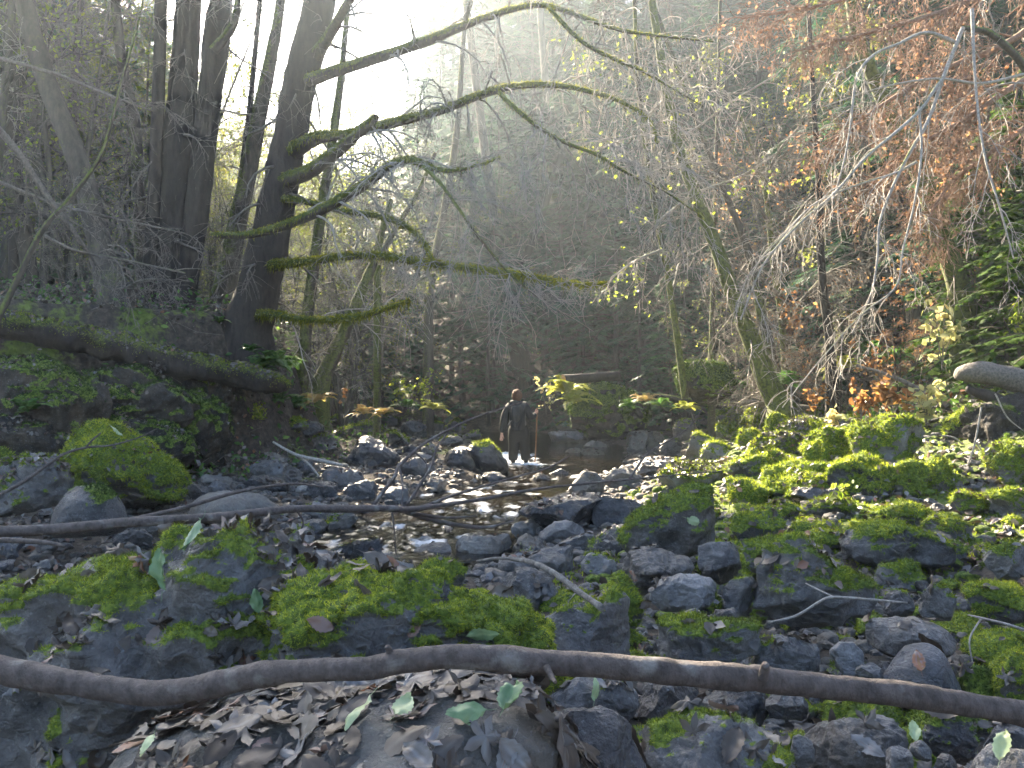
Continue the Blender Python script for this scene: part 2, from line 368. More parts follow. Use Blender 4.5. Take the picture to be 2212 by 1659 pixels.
def ground_mesh():
    # polar-ish sheet: fine near, coarse far
    ys = np.concatenate([np.linspace(-12, 0.5, 12, endpoint=False), np.exp(np.linspace(math.log(0.5), math.log(130), 330))])
    us = np.linspace(-1, 1, 330); us = np.sign(us)*np.abs(us)**1.25
    Y, U = np.meshgrid(ys, us, indexing='ij'); X = U*(9+np.clip(Y, 0, 200)*1.0)
    Z = H(X, Y)
    v = np.stack([X, Y, Z], -1); n, m = Y.shape
    i = np.arange(n-1)[:, None]*m+np.arange(m-1)[None]
    f = np.stack([i, i+1, i+m+1, i+m], -1).reshape(-1, 4)
    e = X-np.interp(Y, CY, CX)-np.interp(Y, CY, CW); q = np.stack([X, Y, X*0], -1)
    mk = (sstep(.8, 2.6, e)*sstep(6, 8.5, Y)*sstep(30, 20, Y)+.6*sstep(-2.2, -4, e)*sstep(11, 13, Y)+.35*sstep(30, 36, Y))*(.55+.9*fbm(q*1.3, 4, 51))
    g = Geo(); g.add(v, f, 0, np.clip(mk, 0, 1)); return g
m, nt, N, out = mat('forest_floor')
g = N('ShaderNodeNewGeometry'); pos = g.outputs['Position']
n1 = N('ShaderNodeTexNoise', {'Vector': pos, 'Scale': 9.0, 'Detail': 9.0, 'Roughness': 0.7})
n2 = N('ShaderNodeTexNoise', {'Vector': pos, 'Scale': 0.9, 'Detail': 5.0})
n3 = N('ShaderNodeTexVoronoi', {'Vector': pos, 'Scale': 14.0})
c1 = ramp(N, n1.outputs[0], [(0.3, (0.014, 0.012, 0.010)), (0.5, (0.05, 0.038, 0.028)), (0.7, (0.12, 0.09, 0.07))])
c2 = ramp(N, n1.outputs[0], [(0.3, (0.03, 0.045, 0.006)), (0.6, (0.11, 0.15, 0.018))])
c = mixc(N, ramp(N, mathn(N, 'ADD', N('ShaderNodeAttribute', None, attribute_name='v').outputs['Fac'], mathn(N, 'MULTIPLY', mathn(N, 'SUBTRACT', n1.outputs[0], 0.5), 0.6)), [(0.36, 0.0), (0.46, 1.0)]), c1, c2)
b = N('ShaderNodeBsdfPrincipled', {'Base Color': c, 'Roughness': 0.9})
hh = mathn(N, 'ADD', n1.outputs[0], mathn(N, 'MULTIPLY', n3.outputs[0], 0.4))
bp = N('ShaderNodeBump', {'Height': hh, 'Strength': 0.9, 'Distance': 0.06}); nt.links.new(bp.outputs[0], b.inputs['Normal'])
nt.links.new(b.outputs[0], out.inputs[0]); M_ground = m
tag(link('forest_floor', ground_mesh().mesh('forest_floor', M_ground)), kind='structure')

# ------------------------------------------------------------ water
def foam_at(X, Y):
    q = np.stack([X*1.0, Y*0.55, X*0], -1)
    n = fbm(q*5, 4, 77); f = np.zeros_like(X)
    # white water left of the wader, round the boots, the riffle in the middle, the near tail
    for (cx, cy_, rx, ry, s) in ((0.05, 21.6, .42, 2.0, 1.25), (0.0, 19.8, .75, .55, 1.0), (.5, 19.5, .5, .28, .9), (0.1, 16.2, 1.0, 1.0, .25), (-.8, 14.2, 1.2, 1.0, .38), (-.3, 12.4, .8, .7, .36),
                                (-1.4, 9.9, 1.2, .8, .24), (-1.9, 10.8, 1.2, 0.5, .26), (1.6, 16.8, .8, .5, .4)):
        f = np.maximum(f, s*np.exp(-((X-cx)/rx)**2-((Y-cy_)/ry)**2))
    return np.clip((f+n*0.9-0.28)*2.2, 0, 1)*np.clip(f*3, 0, 1)
def water():
    ys = np.exp(np.linspace(math.log(4.5), math.log(60), 900)); us = np.linspace(-1, 1, 420)
    Y, U = np.meshgrid(ys, us, indexing='ij')
    cx = np.interp(Y, CY, CX); w = np.interp(Y, CY, CW)+1.3
    X = cx+U*w
    q = np.stack([X*2.2, Y*1.3, X*0], -1)
    fo = foam_at(X, Y)
    rif = 0.16+sum(np.exp(-((X-a)/1.5)**2-((Y-b_)/1.6)**2) for a, b_ in ((-.6, 14), (-.3, 12), (0.1, 20.5), (-1.3, 10)))
    Z = 0.0+0.022*rif*fbm(q*1.6, 4, 3)+0.016*rif*fbm(q*6, 2, 8)+0.05*fo*np.abs(fbm(q*5, 3, 12))
    n, mm = Y.shape; i = np.arange(n-1)[:, None]*mm+np.arange(mm-1)[None]
    f = np.stack([i, i+1, i+mm+1, i+mm], -1).reshape(-1, 4)
    g = Geo(); g.add(np.stack([X, Y, Z], -1), f, 0, fo.ravel()); return g
m, nt, N, out = mat('creek_water')
g = N('ShaderNodeNewGeometry'); pos = g.outputs['Position']
mp = N('ShaderNodeMapping', {'Vector': pos}); mp.inputs['Scale'].default_value = (1, .55, 1)
n1 = N('ShaderNodeTexNoise', {'Vector': mp.outputs[0], 'Scale': 9.0, 'Detail': 6.0, 'Roughness': 0.65})
n2 = N('ShaderNodeTexNoise', {'Vector': pos, 'Scale': 2.0, 'Detail': 5.0})
c = ramp(N, n2.outputs[0], [(0.3, (0.004, 0.003, 0.002)), (0.55, (0.010, 0.008, 0.006)), (0.7, (0.022, 0.016, 0.010))])
at = N('ShaderNodeAttribute', None, attribute_name='v')
b = N('ShaderNodeBsdfPrincipled', {'Base Color': mixc(N, at.outputs['Fac'], c, (0.85, 0.88, 0.92)), 'IOR': 1.33})
rr = N('ShaderNodeMix', {0: at.outputs['Fac'], 2: 0.06, 3: 0.7}); nt.links.new(rr.outputs[0], b.inputs['Roughness'])
b.inputs['Specular IOR Level'].default_value = 0.28
bp = N('ShaderNodeBump', {'Height': n1.outputs[0], 'Strength': 0.3, 'Distance': 0.03}); nt.links.new(bp.outputs[0], b.inputs['Normal'])
nt.links.new(b.outputs[0], out.inputs[0]); M_water = m
tag(link('creek_water', water().mesh('creek_water', M_water)), kind='structure')

# ------------------------------------------------------------ rocks
LAND = []      # (x, y, phrase) landmarks for wording
SCR = []; ROCKS = []     # (centre, radii) to keep fill stones off
SURF = []      # (v, f, mossmask, kind) for litter
def rock_geo(n, seed, cuts=9, rough=0.10, sharp=0.85, prof=None, dims=(1, 1, 1)):
    """unit rock; prof = outline radii by angle in the x-z plane"""
    v, f = ico(n); v = v.copy(); r = RS(seed)
    q = v.copy()
    for _ in range(cuts):
        nn = nrm(r.randn(3)*np.array([1, 1, 0.9])); d0 = 0.52+0.34*r.rand()
        s = np.maximum(q@nn-d0, 0); q = q-nn[None]*s[:, None]*(sharp+.1)
    if prof is not None:
        th = np.arctan2(v[:, 2], v[:, 0]); R = np.interp(th, prof[0], prof[1], period=2*math.pi)
        r2 = np.hypot(q[:, 0], q[:, 2])+1e-9; rv = np.hypot(v[:, 0], v[:, 2])
        k = R*(0.75+0.25*np.clip(r2/np.maximum(rv, .05), 0, 1.2))
        q = np.stack([v[:, 0]*k, q[:, 1]*dims[1], v[:, 2]*k], 1)
    else:
        q = q*np.array(dims)
    s = float(np.mean(dims)); nv = nrm(v)
    o = r.rand(3)*50
    q = q+nv*(rough*s*(fbm(q/s*1.3+o, 5, seed % 91)))[:, None]
    if rough > .055:
        for fq, am in ((1.9, .16), (4.3, .075), (9.5, .03)): q = q-nv*(am*(.4+4*rough)*s*np.abs(noise(q/s*fq+o*2, seed % 71)))[:, None]
    fr = fbm(q/s*3.5+o, 4, seed % 57); q = q+nv*(rough*0.35*s*(-np.abs(fr)))[:, None]
    return q, f
def moss_mask(v, n, amt, seed, s):
    q = v/s*1.6+seed*3.1
    m = n[:, 2]*(.75 if s < .5 else .6)+(0.55 if s < .5 else .8)*fbm(q*(1 if s < .5 else 1.8), 4, seed % 43)+0.25*fbm(q*4, 3, seed % 31)
    th = 1.02-1.42*amt
    return np.clip((m-th)*2.2+0.5, 0, 1) if amt > 0.01 else np.zeros(len(v))
def px(p): return (1106+F*p[0]/p[1], 835-F*(p[2]-CAM_Z)/p[1])
def rock(name, label, bbox=None, outline=None, moss=0.0, seed=1, depth=None, mt=None, sub=None, fat=0.8, cuts=9, rough=0.12, tilt=0.0, mossmat=None, tufts=1.0, group=None, cat='rock', lift=0.0, litter=0.0, loc=None, dims=None, thick=1.0):
    if outline is not None:
        o = np.array(outline, float); x0, y0 = o.min(0); x1, y1 = o.max(0)
    elif bbox is not None: x0, y0, x1, y1 = bbox
    if loc is None:
        xc, yc = (x0+x1)/2, (y0+y1)/2
        W, Hh = (x1-x0)/2, (y1-y0)/2
        d = hit(xc, y1-Hh*0.18)+lift if depth is None else depth
        rx = W/F*d; ry = rx*fat; d = d+ry*0.55 if depth is None else d
        rx, rz = W/F*d, Hh/F*d
        c = P(xc, yc, d)
        if outline is None: rz *= 1.18; c[2] -= rz*0.15
        dims = (rx*1.06, ry*1.05, rz*1.06)
    else: c = np.array(loc); d = c[1]; W = dims[0]*F/d; rz = dims[2]; rx = dims[0]; ry = dims[1]
    prof = None
    if outline is not None:
        # outline: radii about the centre, world units
        pts = resample(np.vstack([o, o[:1]]), 8*len(o)); dx = (pts[:, 0]-xc)/F*d; dz = -(pts[:, 1]-yc)/F*d
        th = np.arctan2(dz, dx); k = np.argsort(th); prof = (th[k], np.hypot(dx, dz)[k])
    if sub is None: sub = 6 if W > 230 else 5 if W > 60 else 4 if W > 22 else 3
    v, f = rock_geo(sub, seed, cuts, rough, 0.85, prof, dims)
    if tilt:
        t = math.radians(tilt); v = np.stack([v[:, 0]*math.cos(t)-v[:, 2]*math.sin(t), v[:, 1], v[:, 0]*math.sin(t)+v[:, 2]*math.cos(t)], 1)
    n = vnormals(v, f); s = float(np.mean(dims)) if outline is None else rx
    mk = moss_mask(v, n, moss, seed, max(s, .15))
    if moss > 0.01: v = v+n*(mk*np.minimum(0.045*thick, s*0.09)*(0.6+0.8*fbm(v*14, 3, 4)))[:, None]
    g = Geo(); g.add(v, f, 0, mk)
    ob = link(name, g.mesh(name, mt or M_stone), loc=c)
    tag(ob, label, cat, group)
    wv = v+c
    ROCKS.append((c, np.array(dims))); SCR.append((px(c)[0]-dims[0]*F/c[1], px(c)[1]-dims[2]*F/c[1], px(c)[0]+dims[0]*F/c[1], px(c)[1]+dims[2]*F/c[1]*.5, c[1]))
    SURF.append((wv, f, mk, litter, W))
    if moss > 0.01 and tufts > 0 and mk.max() > .4:
        area = float((np.linalg.norm(np.cross(v[f[:, 1]]-v[f[:, 0]], v[f[:, 2]]-v[f[:, 0]]), axis=1)*0.5*mk[f].mean(1)).sum())
        h = 0.0042*d+0.002; h = min(h, 0.06); w = 0.0010*d+0.0008
        cnt = int(min(70000 if d < 4 else 26000, area/(w*h)*1.0*tufts*(3.0 if d < 5 else 2.2)))
        if cnt > 20:
            p, nn, fi = sample(v, f, cnt, np.clip(mk-0.35, 0, 1)**1.0, seed+5)
            val = np.clip(0.45+0.55*fbm(p/max(s, .1)*3.0, 3, seed % 17)+0.22*RS(seed).randn(len(p)), 0, 1)
            V, FF, A = blades(p-nn*0.004, nn, h, w, seed+9, 0.75, 0.25, val)
            g = Geo(); g.add(V, FF, 0, A)
            link('moss', g.mesh('moss', mossmat or M_moss, smooth=False), ob)
    return ob
# ------------------------------------------------------------ the rocks one can name
R = rock
R('mossy_boulder', 'huge dark boulder in front, patched with bright moss and fallen leaves, above the curved branch', outline=[(-80,1370),(-60,1250),(60,1205),(150,1160),(270,1138),(420,1150),(510,1118),(600,1122),(690,1172),(735,1240),(800,1310),(880,1380),(860,1470),(700,1520),(500,1590),(300,1680),(100,1760),(-80,1760)], moss=0.45, seed=11, depth=3.1, fat=0.7, sub=7, cuts=16, rough=0.20, litter=.8, thick=.8)
R('mossy_boulder', 'long low boulder patched with bright moss, meeting the curved branch at its hump', outline=[(560,1330),(640,1265),(700,1245),(800,1240),(900,1252),(1020,1285),(1130,1325),(1190,1370),(1214,1410),(1190,1480),(1000,1500),(760,1510),(600,1450)], moss=0.50, seed=23, depth=2.85, fat=0.6, sub=7, cuts=8, rough=0.16, litter=.6)
R('leaf_strewn_slab', 'broad slab buried in grey brown fallen leaves at the bottom of the view', outline=[(140,1720),(190,1640),(300,1590),(430,1535),(600,1515),(750,1480),(900,1462),(1050,1460),(1170,1500),(1250,1590),(1310,1700),(1250,1900),(300,1900)], moss=0.0, seed=31, depth=1.95, fat=0.75, sub=6, cuts=6, rough=0.10, litter=6.0, mt=M_stone2)
R('angular_rock', 'dark angular block with a pale top edge, beside the leaf covered slab', outline=[(1150,1530),(1230,1508),(1330,1525),(1380,1590),(1415,1700),(1400,1800),(1200,1800)], seed=37, depth=2.15, fat=0.8, cuts=13, rough=.08, mt=M_stoned)
R('angular_rock', 'big blue grey block with a mossy right edge behind the curved branch', outline=[(1150,1345),(1190,1310),(1240,1295),(1290,1300),(1330,1262),(1362,1285),(1372,1350),(1368,1440),(1280,1470),(1160,1440)], moss=.22, seed=41, depth=3.7, fat=.8, cuts=12, rough=.1)
R('rock', 'moss capped stone right behind the big blue grey block', bbox=(1310,1240,1392,1345), moss=.75, seed=42, depth=4.1)
R('mossy_boulder', 'large boulder with a thick moss cap and dark overhung underside, right of the pool', outline=[(1338,1175),(1355,1125),(1400,1085),(1460,1052),(1530,1048),(1553,1090),(1552,1150),(1530,1195),(1450,1235),(1380,1228)], moss=.56, seed=47, depth=6.9, fat=.8, cuts=10, rough=.12, thick=2, litter=.4)
R('angular_rock', 'pale grey craggy rock below the boulder with the thick moss cap', outline=[(1335,1230),(1360,1188),(1400,1180),(1450,1190),(1500,1205),(1505,1240),(1440,1275),(1350,1285)], seed=53, depth=5.5, cuts=14, rough=.14, litter=.3)
R('flat_topped_rock', 'rounded rock with a shiny flat top, below the pale craggy rock', outline=[(1395,1275),(1430,1245),(1500,1238),(1550,1255),(1556,1285),(1520,1320),(1430,1325),(1400,1300)], seed=59, depth=5.0, cuts=8)
R('rock', 'squared rock with mossy rim and two hollows, just above the curved branch', outline=[(1418,1400),(1420,1345),(1450,1332),(1530,1338),(1640,1335),(1655,1370),(1650,1410),(1560,1435),(1440,1425)], moss=.42, seed=61, depth=3.9, cuts=10, rough=.2, litter=.5)
R('mossy_boulder', 'wide mound shaped boulder half grey and half mossy, right of the squared rock', outline=[(1605,1330),(1625,1260),(1635,1195),(1680,1155),(1730,1150),(1780,1190),(1830,1235),(1890,1260),(1893,1300),(1850,1345),(1700,1360)], moss=.50, seed=67, depth=4.9, fat=.8, cuts=7, rough=.14, litter=.4)
R('rock', 'small moss covered stone tucked against the mound shaped boulder', bbox=(1592,1145,1695,1225), moss=.72, seed=71, depth=6.3)
R('sunlit_rock', 'dark rock with a glowing yellow moss cap catching a patch of sun', outline=[(1812,1180),(1850,1138),(1910,1117),(1965,1140),(2020,1160),(2056,1185),(2040,1220),(1900,1228),(1830,1210)], moss=.50, seed=73, depth=7.0, fat=.9, litter=.1)
R('sunlit_rock', 'dark stone with a bright rim of moss at the right edge of the view', bbox=(2112,1170,2235,1245), moss=.40, seed=79, depth=6.3)
R('rock', 'moss mound at the right edge below the bright rimmed stone', bbox=(2085,1243,2240,1345), moss=.78, seed=83, depth=4.9)
R('rock', 'pointed grey stone with moss on its left shoulder', bbox=(1975,1258,2060,1340), moss=.38, seed=89, depth=4.9, cuts=12)
R('flat_topped_rock', 'flat topped purple grey slab rock with a dark front face', outline=[(1868,1350),(1890,1333),(1960,1330),(2030,1345),(2075,1385),(2060,1420),(1960,1432),(1880,1400)], seed=97, depth=4.1, cuts=14, rough=.08)
R('triangular_rock', 'smooth triangular dark rock leaning in front of the flat topped slab', outline=[(1898,1462),(1930,1420),(1990,1388),(2025,1395),(2060,1450),(2068,1520),(1980,1540),(1900,1500)], seed=101, depth=3.6, cuts=5, rough=.05, mt=M_stoned)
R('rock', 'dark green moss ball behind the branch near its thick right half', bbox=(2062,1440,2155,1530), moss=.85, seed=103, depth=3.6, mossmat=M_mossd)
R('rock', 'moss ball at the very right edge just above the branch', bbox=(2152,1405,2250,1530), moss=.85, seed=107, depth=3.5)
R('rock', 'grey boulder under pale fallen leaves, between squared rock and flat slab', bbox=(1625,1358,1770,1470), seed=109, depth=3.9, moss=.1, litter=.6)
R('rock', 'small round dark stone beside the triangular rock', bbox=(1790,1385,1865,1460), seed=113, depth=3.8)
R('rock', 'small rough stone under the triangular rock', bbox=(1848,1425,1905,1480), seed=114, depth=3.6)
R('mossy_boulder', 'big grey boulder with mossy stripes below the branch', outline=[(1380,1640),(1370,1580),(1420,1545),(1520,1535),(1620,1560),(1690,1610),(1740,1690),(1720,1800),(1420,1800)], moss=.36, seed=127, depth=2.5, cuts=6, rough=.15, litter=.5)
R('rock', 'dark craggy rock under the branch, right of the striped boulder', outline=[(1730,1600),(1770,1555),(1850,1540),(1940,1550),(1965,1600),(1930,1690),(1800,1700),(1740,1660)], seed=131, depth=2.7, cuts=13, rough=.16)
R('rock', 'pale stone in the bottom right corner with a long leaf on it', bbox=(2070,1600,2260,1760), seed=137, depth=2.3)
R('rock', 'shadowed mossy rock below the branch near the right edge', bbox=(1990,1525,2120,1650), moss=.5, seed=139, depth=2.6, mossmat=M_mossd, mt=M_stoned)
R('rock', 'shadowed block in the dark right below the branch end', bbox=(2110,1560,2260,1640), seed=140, depth=2.9, mt=M_stoned)
for i, (b, s, d, lb) in enumerate([((1360,1455,1530,1560), 0, 2.9, 'brownish stone just under the branch, above the striped boulder'), ((1505,1465,1660,1570), 0, 3.0, 'shadowed grey stone under the middle of the branch'),
        ((1640,1485,1745,1560), 0, 2.9, 'craggy fist sized rock beside two pale leaves under the branch'), ((1700,1590,1760,1650), 0, 2.6, 'little dark stone left of the craggy rock'),
        ((1905,1610,1975,1660), 0, 2.4, 'pale pebble sized stone at the bottom edge'), ((1965,1600,2020,1640), 0, 2.4, 'pale small stone touching its twin at the bottom edge'),
        ((2010,1630,2080,1690), 0, 2.35, 'flat pale stone at the bottom edge near the corner'), ((1180,1455,1300,1545), 0, 2.7, 'shaded stone under the branch behind the leafy slab'),
        ((1260,1470,1380,1560), .1, 2.85, 'shaded grey stone with one green leaf under the branch'), ((1500,1160,1600,1250), .1, 5.8, 'dark upright stone below the thick moss cap boulder'),
        ((1555,1235,1640,1320), .1, 5.0, 'dark stone left of the mound shaped boulder'), ((1540,1310,1600,1350), 0, 4.5, 'small grey wedge above the squared rock'),
        ((1475,1315,1530,1345), 0, 4.5, 'smooth brown pebble behind the squared rock'), ((1905,1275,1975,1330), .3, 5.1, 'low stone with a green leaf, behind the flat topped slab'),
        ((1640,1180,1640+1,1181), 0, 6, '')]):
    if lb: R('rock', lb, bbox=b, moss=s, seed=150+i, depth=d, litter=.3)
# left
R('mossy_boulder', 'large moss cloaked boulder with a hollowed dark base, in front of the left bank', outline=[(143,985),(170,945),(215,910),(245,915),(262,935),(310,955),(355,985),(385,1015),(405,1045),(395,1075),(370,1100),(200,1120),(150,1060)], moss=.88, seed=201, depth=10.5, fat=.85, cuts=6, rough=.12, thick=2, litter=.35)
R('mossy_boulder', 'boulder at the left edge covered in moss and pale leaves', outline=[(-60,1060),(-50,1010),(20,990),(60,980),(110,985),(145,1010),(160,1045),(140,1090),(60,1120),(-60,1120)], moss=.50, seed=207, depth=8.6, fat=.8, litter=2.0)
R('rock', 'small moss cushion at the left edge above the leafy boulder', bbox=(-40,965,28,1020), moss=.8, seed=208, depth=10.5)
R('rock', 'dark dome shaped rock with a faint mossy rim, behind the long thin branch', outline=[(112,1130),(130,1085),(165,1055),(205,1050),(245,1070),(268,1110),(262,1150),(120,1160)], moss=.30, seed=211, depth=8.0, mt=M_stoned, mossmat=M_mossd, cuts=3, rough=.05)
R('rock', 'wide pale grey dome at the edge of the beach', outline=[(395,1110),(420,1075),(470,1060),(540,1062),(585,1085),(605,1110),(590,1130),(420,1130)], seed=213, depth=9.2, cuts=4, rough=.06, mt=M_stone2)
R('rock', 'smooth round cobble resting against the pale grey dome', bbox=(448,1074,542,1125), seed=217, depth=8.7, cuts=0, rough=.03, mt=M_stone2)
for i, (b, mo, mt_, lb) in enumerate([
        ((505,1026,632,1066), .0, M_stoned, 'long dark rock above the pale dome on the beach'),
        ((690,1005,790,1065), .0, M_stone, 'grey double humped rock at the beach edge below the black wedge'),
        ((655,1040,745,1085), .0, M_stoned, 'dark rock low on the beach beside the water'),
        ((742,1035,830,1085), .0, M_stone, 'rough grey rock where the beach meets the pool'),
        ((820,1050,900,1100), .0, M_stone, 'pale wet rock at the pool edge under the forked twig'),
        ((857,985,925,1035), .0, M_stone, 'grey boulder beside the twin rocks left of the wader'),
        ((905,1000,945,1030), .0, M_stone, 'mottled cobble left of the twin dark rocks'),
        ((895,975,935,1005), .0, M_stone, 'small grey rock above the mottled cobble'),
        ((870,955,915,985), .0, M_stoned, 'small dark rock right of the wedge'),
        ((735,907,832,952), .5, M_stone, 'moss topped boulder above the black wedge'),
        ((828,928,890,972), .35, M_stoned, 'dark rock with a moss shoulder right of the black wedge'),
        ((862,908,925,948), .1, M_stoned, 'dark low boulder by the dry fern'),
        ((655,925,735,985), .25, M_stone, 'grey green speckled rock on the beach'),
        ((600,900,665,935), .6, M_stone, 'flat moss stone below the green ferns'),
        ((700,890,770,925), .6, M_stone, 'mossy stone just below the dry fern'),
        ((790,893,860,925), .1, M_stone2, 'flat grey stone under the tan fern'),
        ((640,985,700,1030), .0, M_stone, 'split grey stone on the leafy beach'),
        ((770,980,820,1010), .0, M_stone, 'small stone in front of the wedge'),
        ((960,905,1010,935), .6, M_stone, 'sunlit yellow mossed stone behind the twin rocks'),
        ((920,910,965,935), .45, M_stone, 'low stone with a lit mossy top left of the creek bend'),
        ((1000,925,1045,955), .3, M_stone, 'small stone by the white water'),
        ((395,1030,450,1085), .0, M_stone, 'grey rock at the foot of the moss cloaked boulder')]):
    R('rock', lb, bbox=b, moss=mo, seed=230+i, mt=mt_, litter=.4)
R('wedge_rock', 'black wedge shaped boulder on the beach left of the wader', outline=[(748,990),(765,950),(788,938),(830,955),(870,985),(862,1005),(830,1015),(765,1010)], seed=261, mt=M_stoned, cuts=12, rough=.06)
R('rock', 'left one of the dark twin rocks beside the wader', outline=[(955,1005),(965,975),(1000,962),(1040,975),(1052,1005),(1035,1028),(975,1030)], seed=263, mt=M_stoned, depth=18.0)
R('rock', 'right one of the twin rocks, moss on its right top, beside the wader', outline=[(1000,965),(1020,950),(1060,952),(1085,975),(1104,1005),(1100,1025),(1060,1030),(1020,1000)], seed=265, mt=M_stone, moss=.25, depth=17.6)
# middle
for i, (b, mo, mt_, lb, kw) in enumerate([
        ((1108,1052,1330,1150), .0, M_stoned, 'wide dark boulder at the right side of the pool', {}),
        ((1270,1058,1400,1145), .0, M_stoned, 'slanted blue black block against the wide dark boulder', {'cuts': 13}),
        ((1105,1112,1182,1165), .0, M_stone, 'rough grey rock at the pool corner', {}),
        ((1165,1125,1265,1185), .0, M_stone, 'knobbly grey rock below the wide dark boulder', {}),
        ((985,1143,1115,1215), .0, M_stone2, 'rounded pale grey boulder at the near end of the pool', {'cuts': 4}),
        ((1075,1165,1265,1250), .0, M_stone, 'broad grey boulder in the middle of the rocks by the pool', {'cuts': 6}),
        ((1205,1145,1300,1195), .0, M_stone, 'rounded grey stone behind the broad grey boulder', {}),
        ((1255,1185,1345,1250), .25, M_stone, 'stone with a mossy corner beside the pale craggy rock', {}),
        ((1055,1225,1205,1330), .0, M_stone, 'veined blue grey rock behind the mossy tongue of rock', {}),
        ((755,1195,915,1270), .15, M_stone, 'two toned flat rock just behind the long mossy boulder', {}),
        ((905,1205,1018,1285), .6, M_stone, 'rock with a bright moss tuft beside the veined rock', {}),
        ((728,1155,835,1220), .1, M_stoned, 'dark wet rock at the near edge of the pool', {}),
        ((895,1170,995,1215), .0, M_stone, 'slanted small rock in the near shallows', {}),
        ((1225,1018,1312,1075), .0, M_stone2, 'pale sun touched rock under the branch tips', {}),
        ((1305,1003,1395,1062), .0, M_stone2, 'pale brown rock under the red leaf', {}),
        ((1370,982,1510,1035), .0, M_stone, 'long grey rock lying across the right bank', {}),
        ((1415,988,1560,1060), .45, M_stone2, 'boulder strewn with leaves and yellow moss above the moss cap boulder', {'litter': 1.5}),
        ((1330,915,1445,985), .0, M_stone, 'craggy dark textured boulder standing in the creek', {'rough': .22, 'cuts': 12}),
        ((1198,898,1330,958), .45, M_stone2, 'sunlit mossy boulder at the far bend behind the staff', {}),
        ((1172,925,1260,965), .0, M_stone, 'dark flat boulder right of the walking staff', {'rough': .2}),
        ((1262,935,1325,960), .0, M_stone2, 'pale stone on top of the small cluster in the creek', {}),
        ((1255,952,1320,974), .0, M_stone2, 'middle stone of the pale cluster in the creek', {}),
        ((1250,968,1306,992), .0, M_stone2, 'lowest stone of the pale cluster in the creek', {}),
        ((1218,966,1258,986), .0, M_stone2, 'small pale stone left of the cluster in the creek', {}),
        ((1425,948,1478,990), .1, M_stone, 'grey cone shaped stone right of the craggy boulder', {}),
        ((1455,903,1520,955), .35, M_stone2, 'upright pale stone with a mossy head', {}),
        ((1470,932,1560,995), .40, M_stone2, 'pale boulder with moss on its crown', {}),
        ((1500,955,1580,1000), .45, M_stone, 'low grey stone with a yellow moss ridge', {}),
        ((1180,1010,1240,1035), .0, M_stone, 'wet flat stone in the riffle', {}),
        ((1030,1020,1100,1050), .0, M_stoned, 'flat black stone awash below the twin rocks', {})]):
    R('rock', lb, bbox=b, moss=mo, seed=300+i, mt=mt_, **{'litter': .3, **kw})
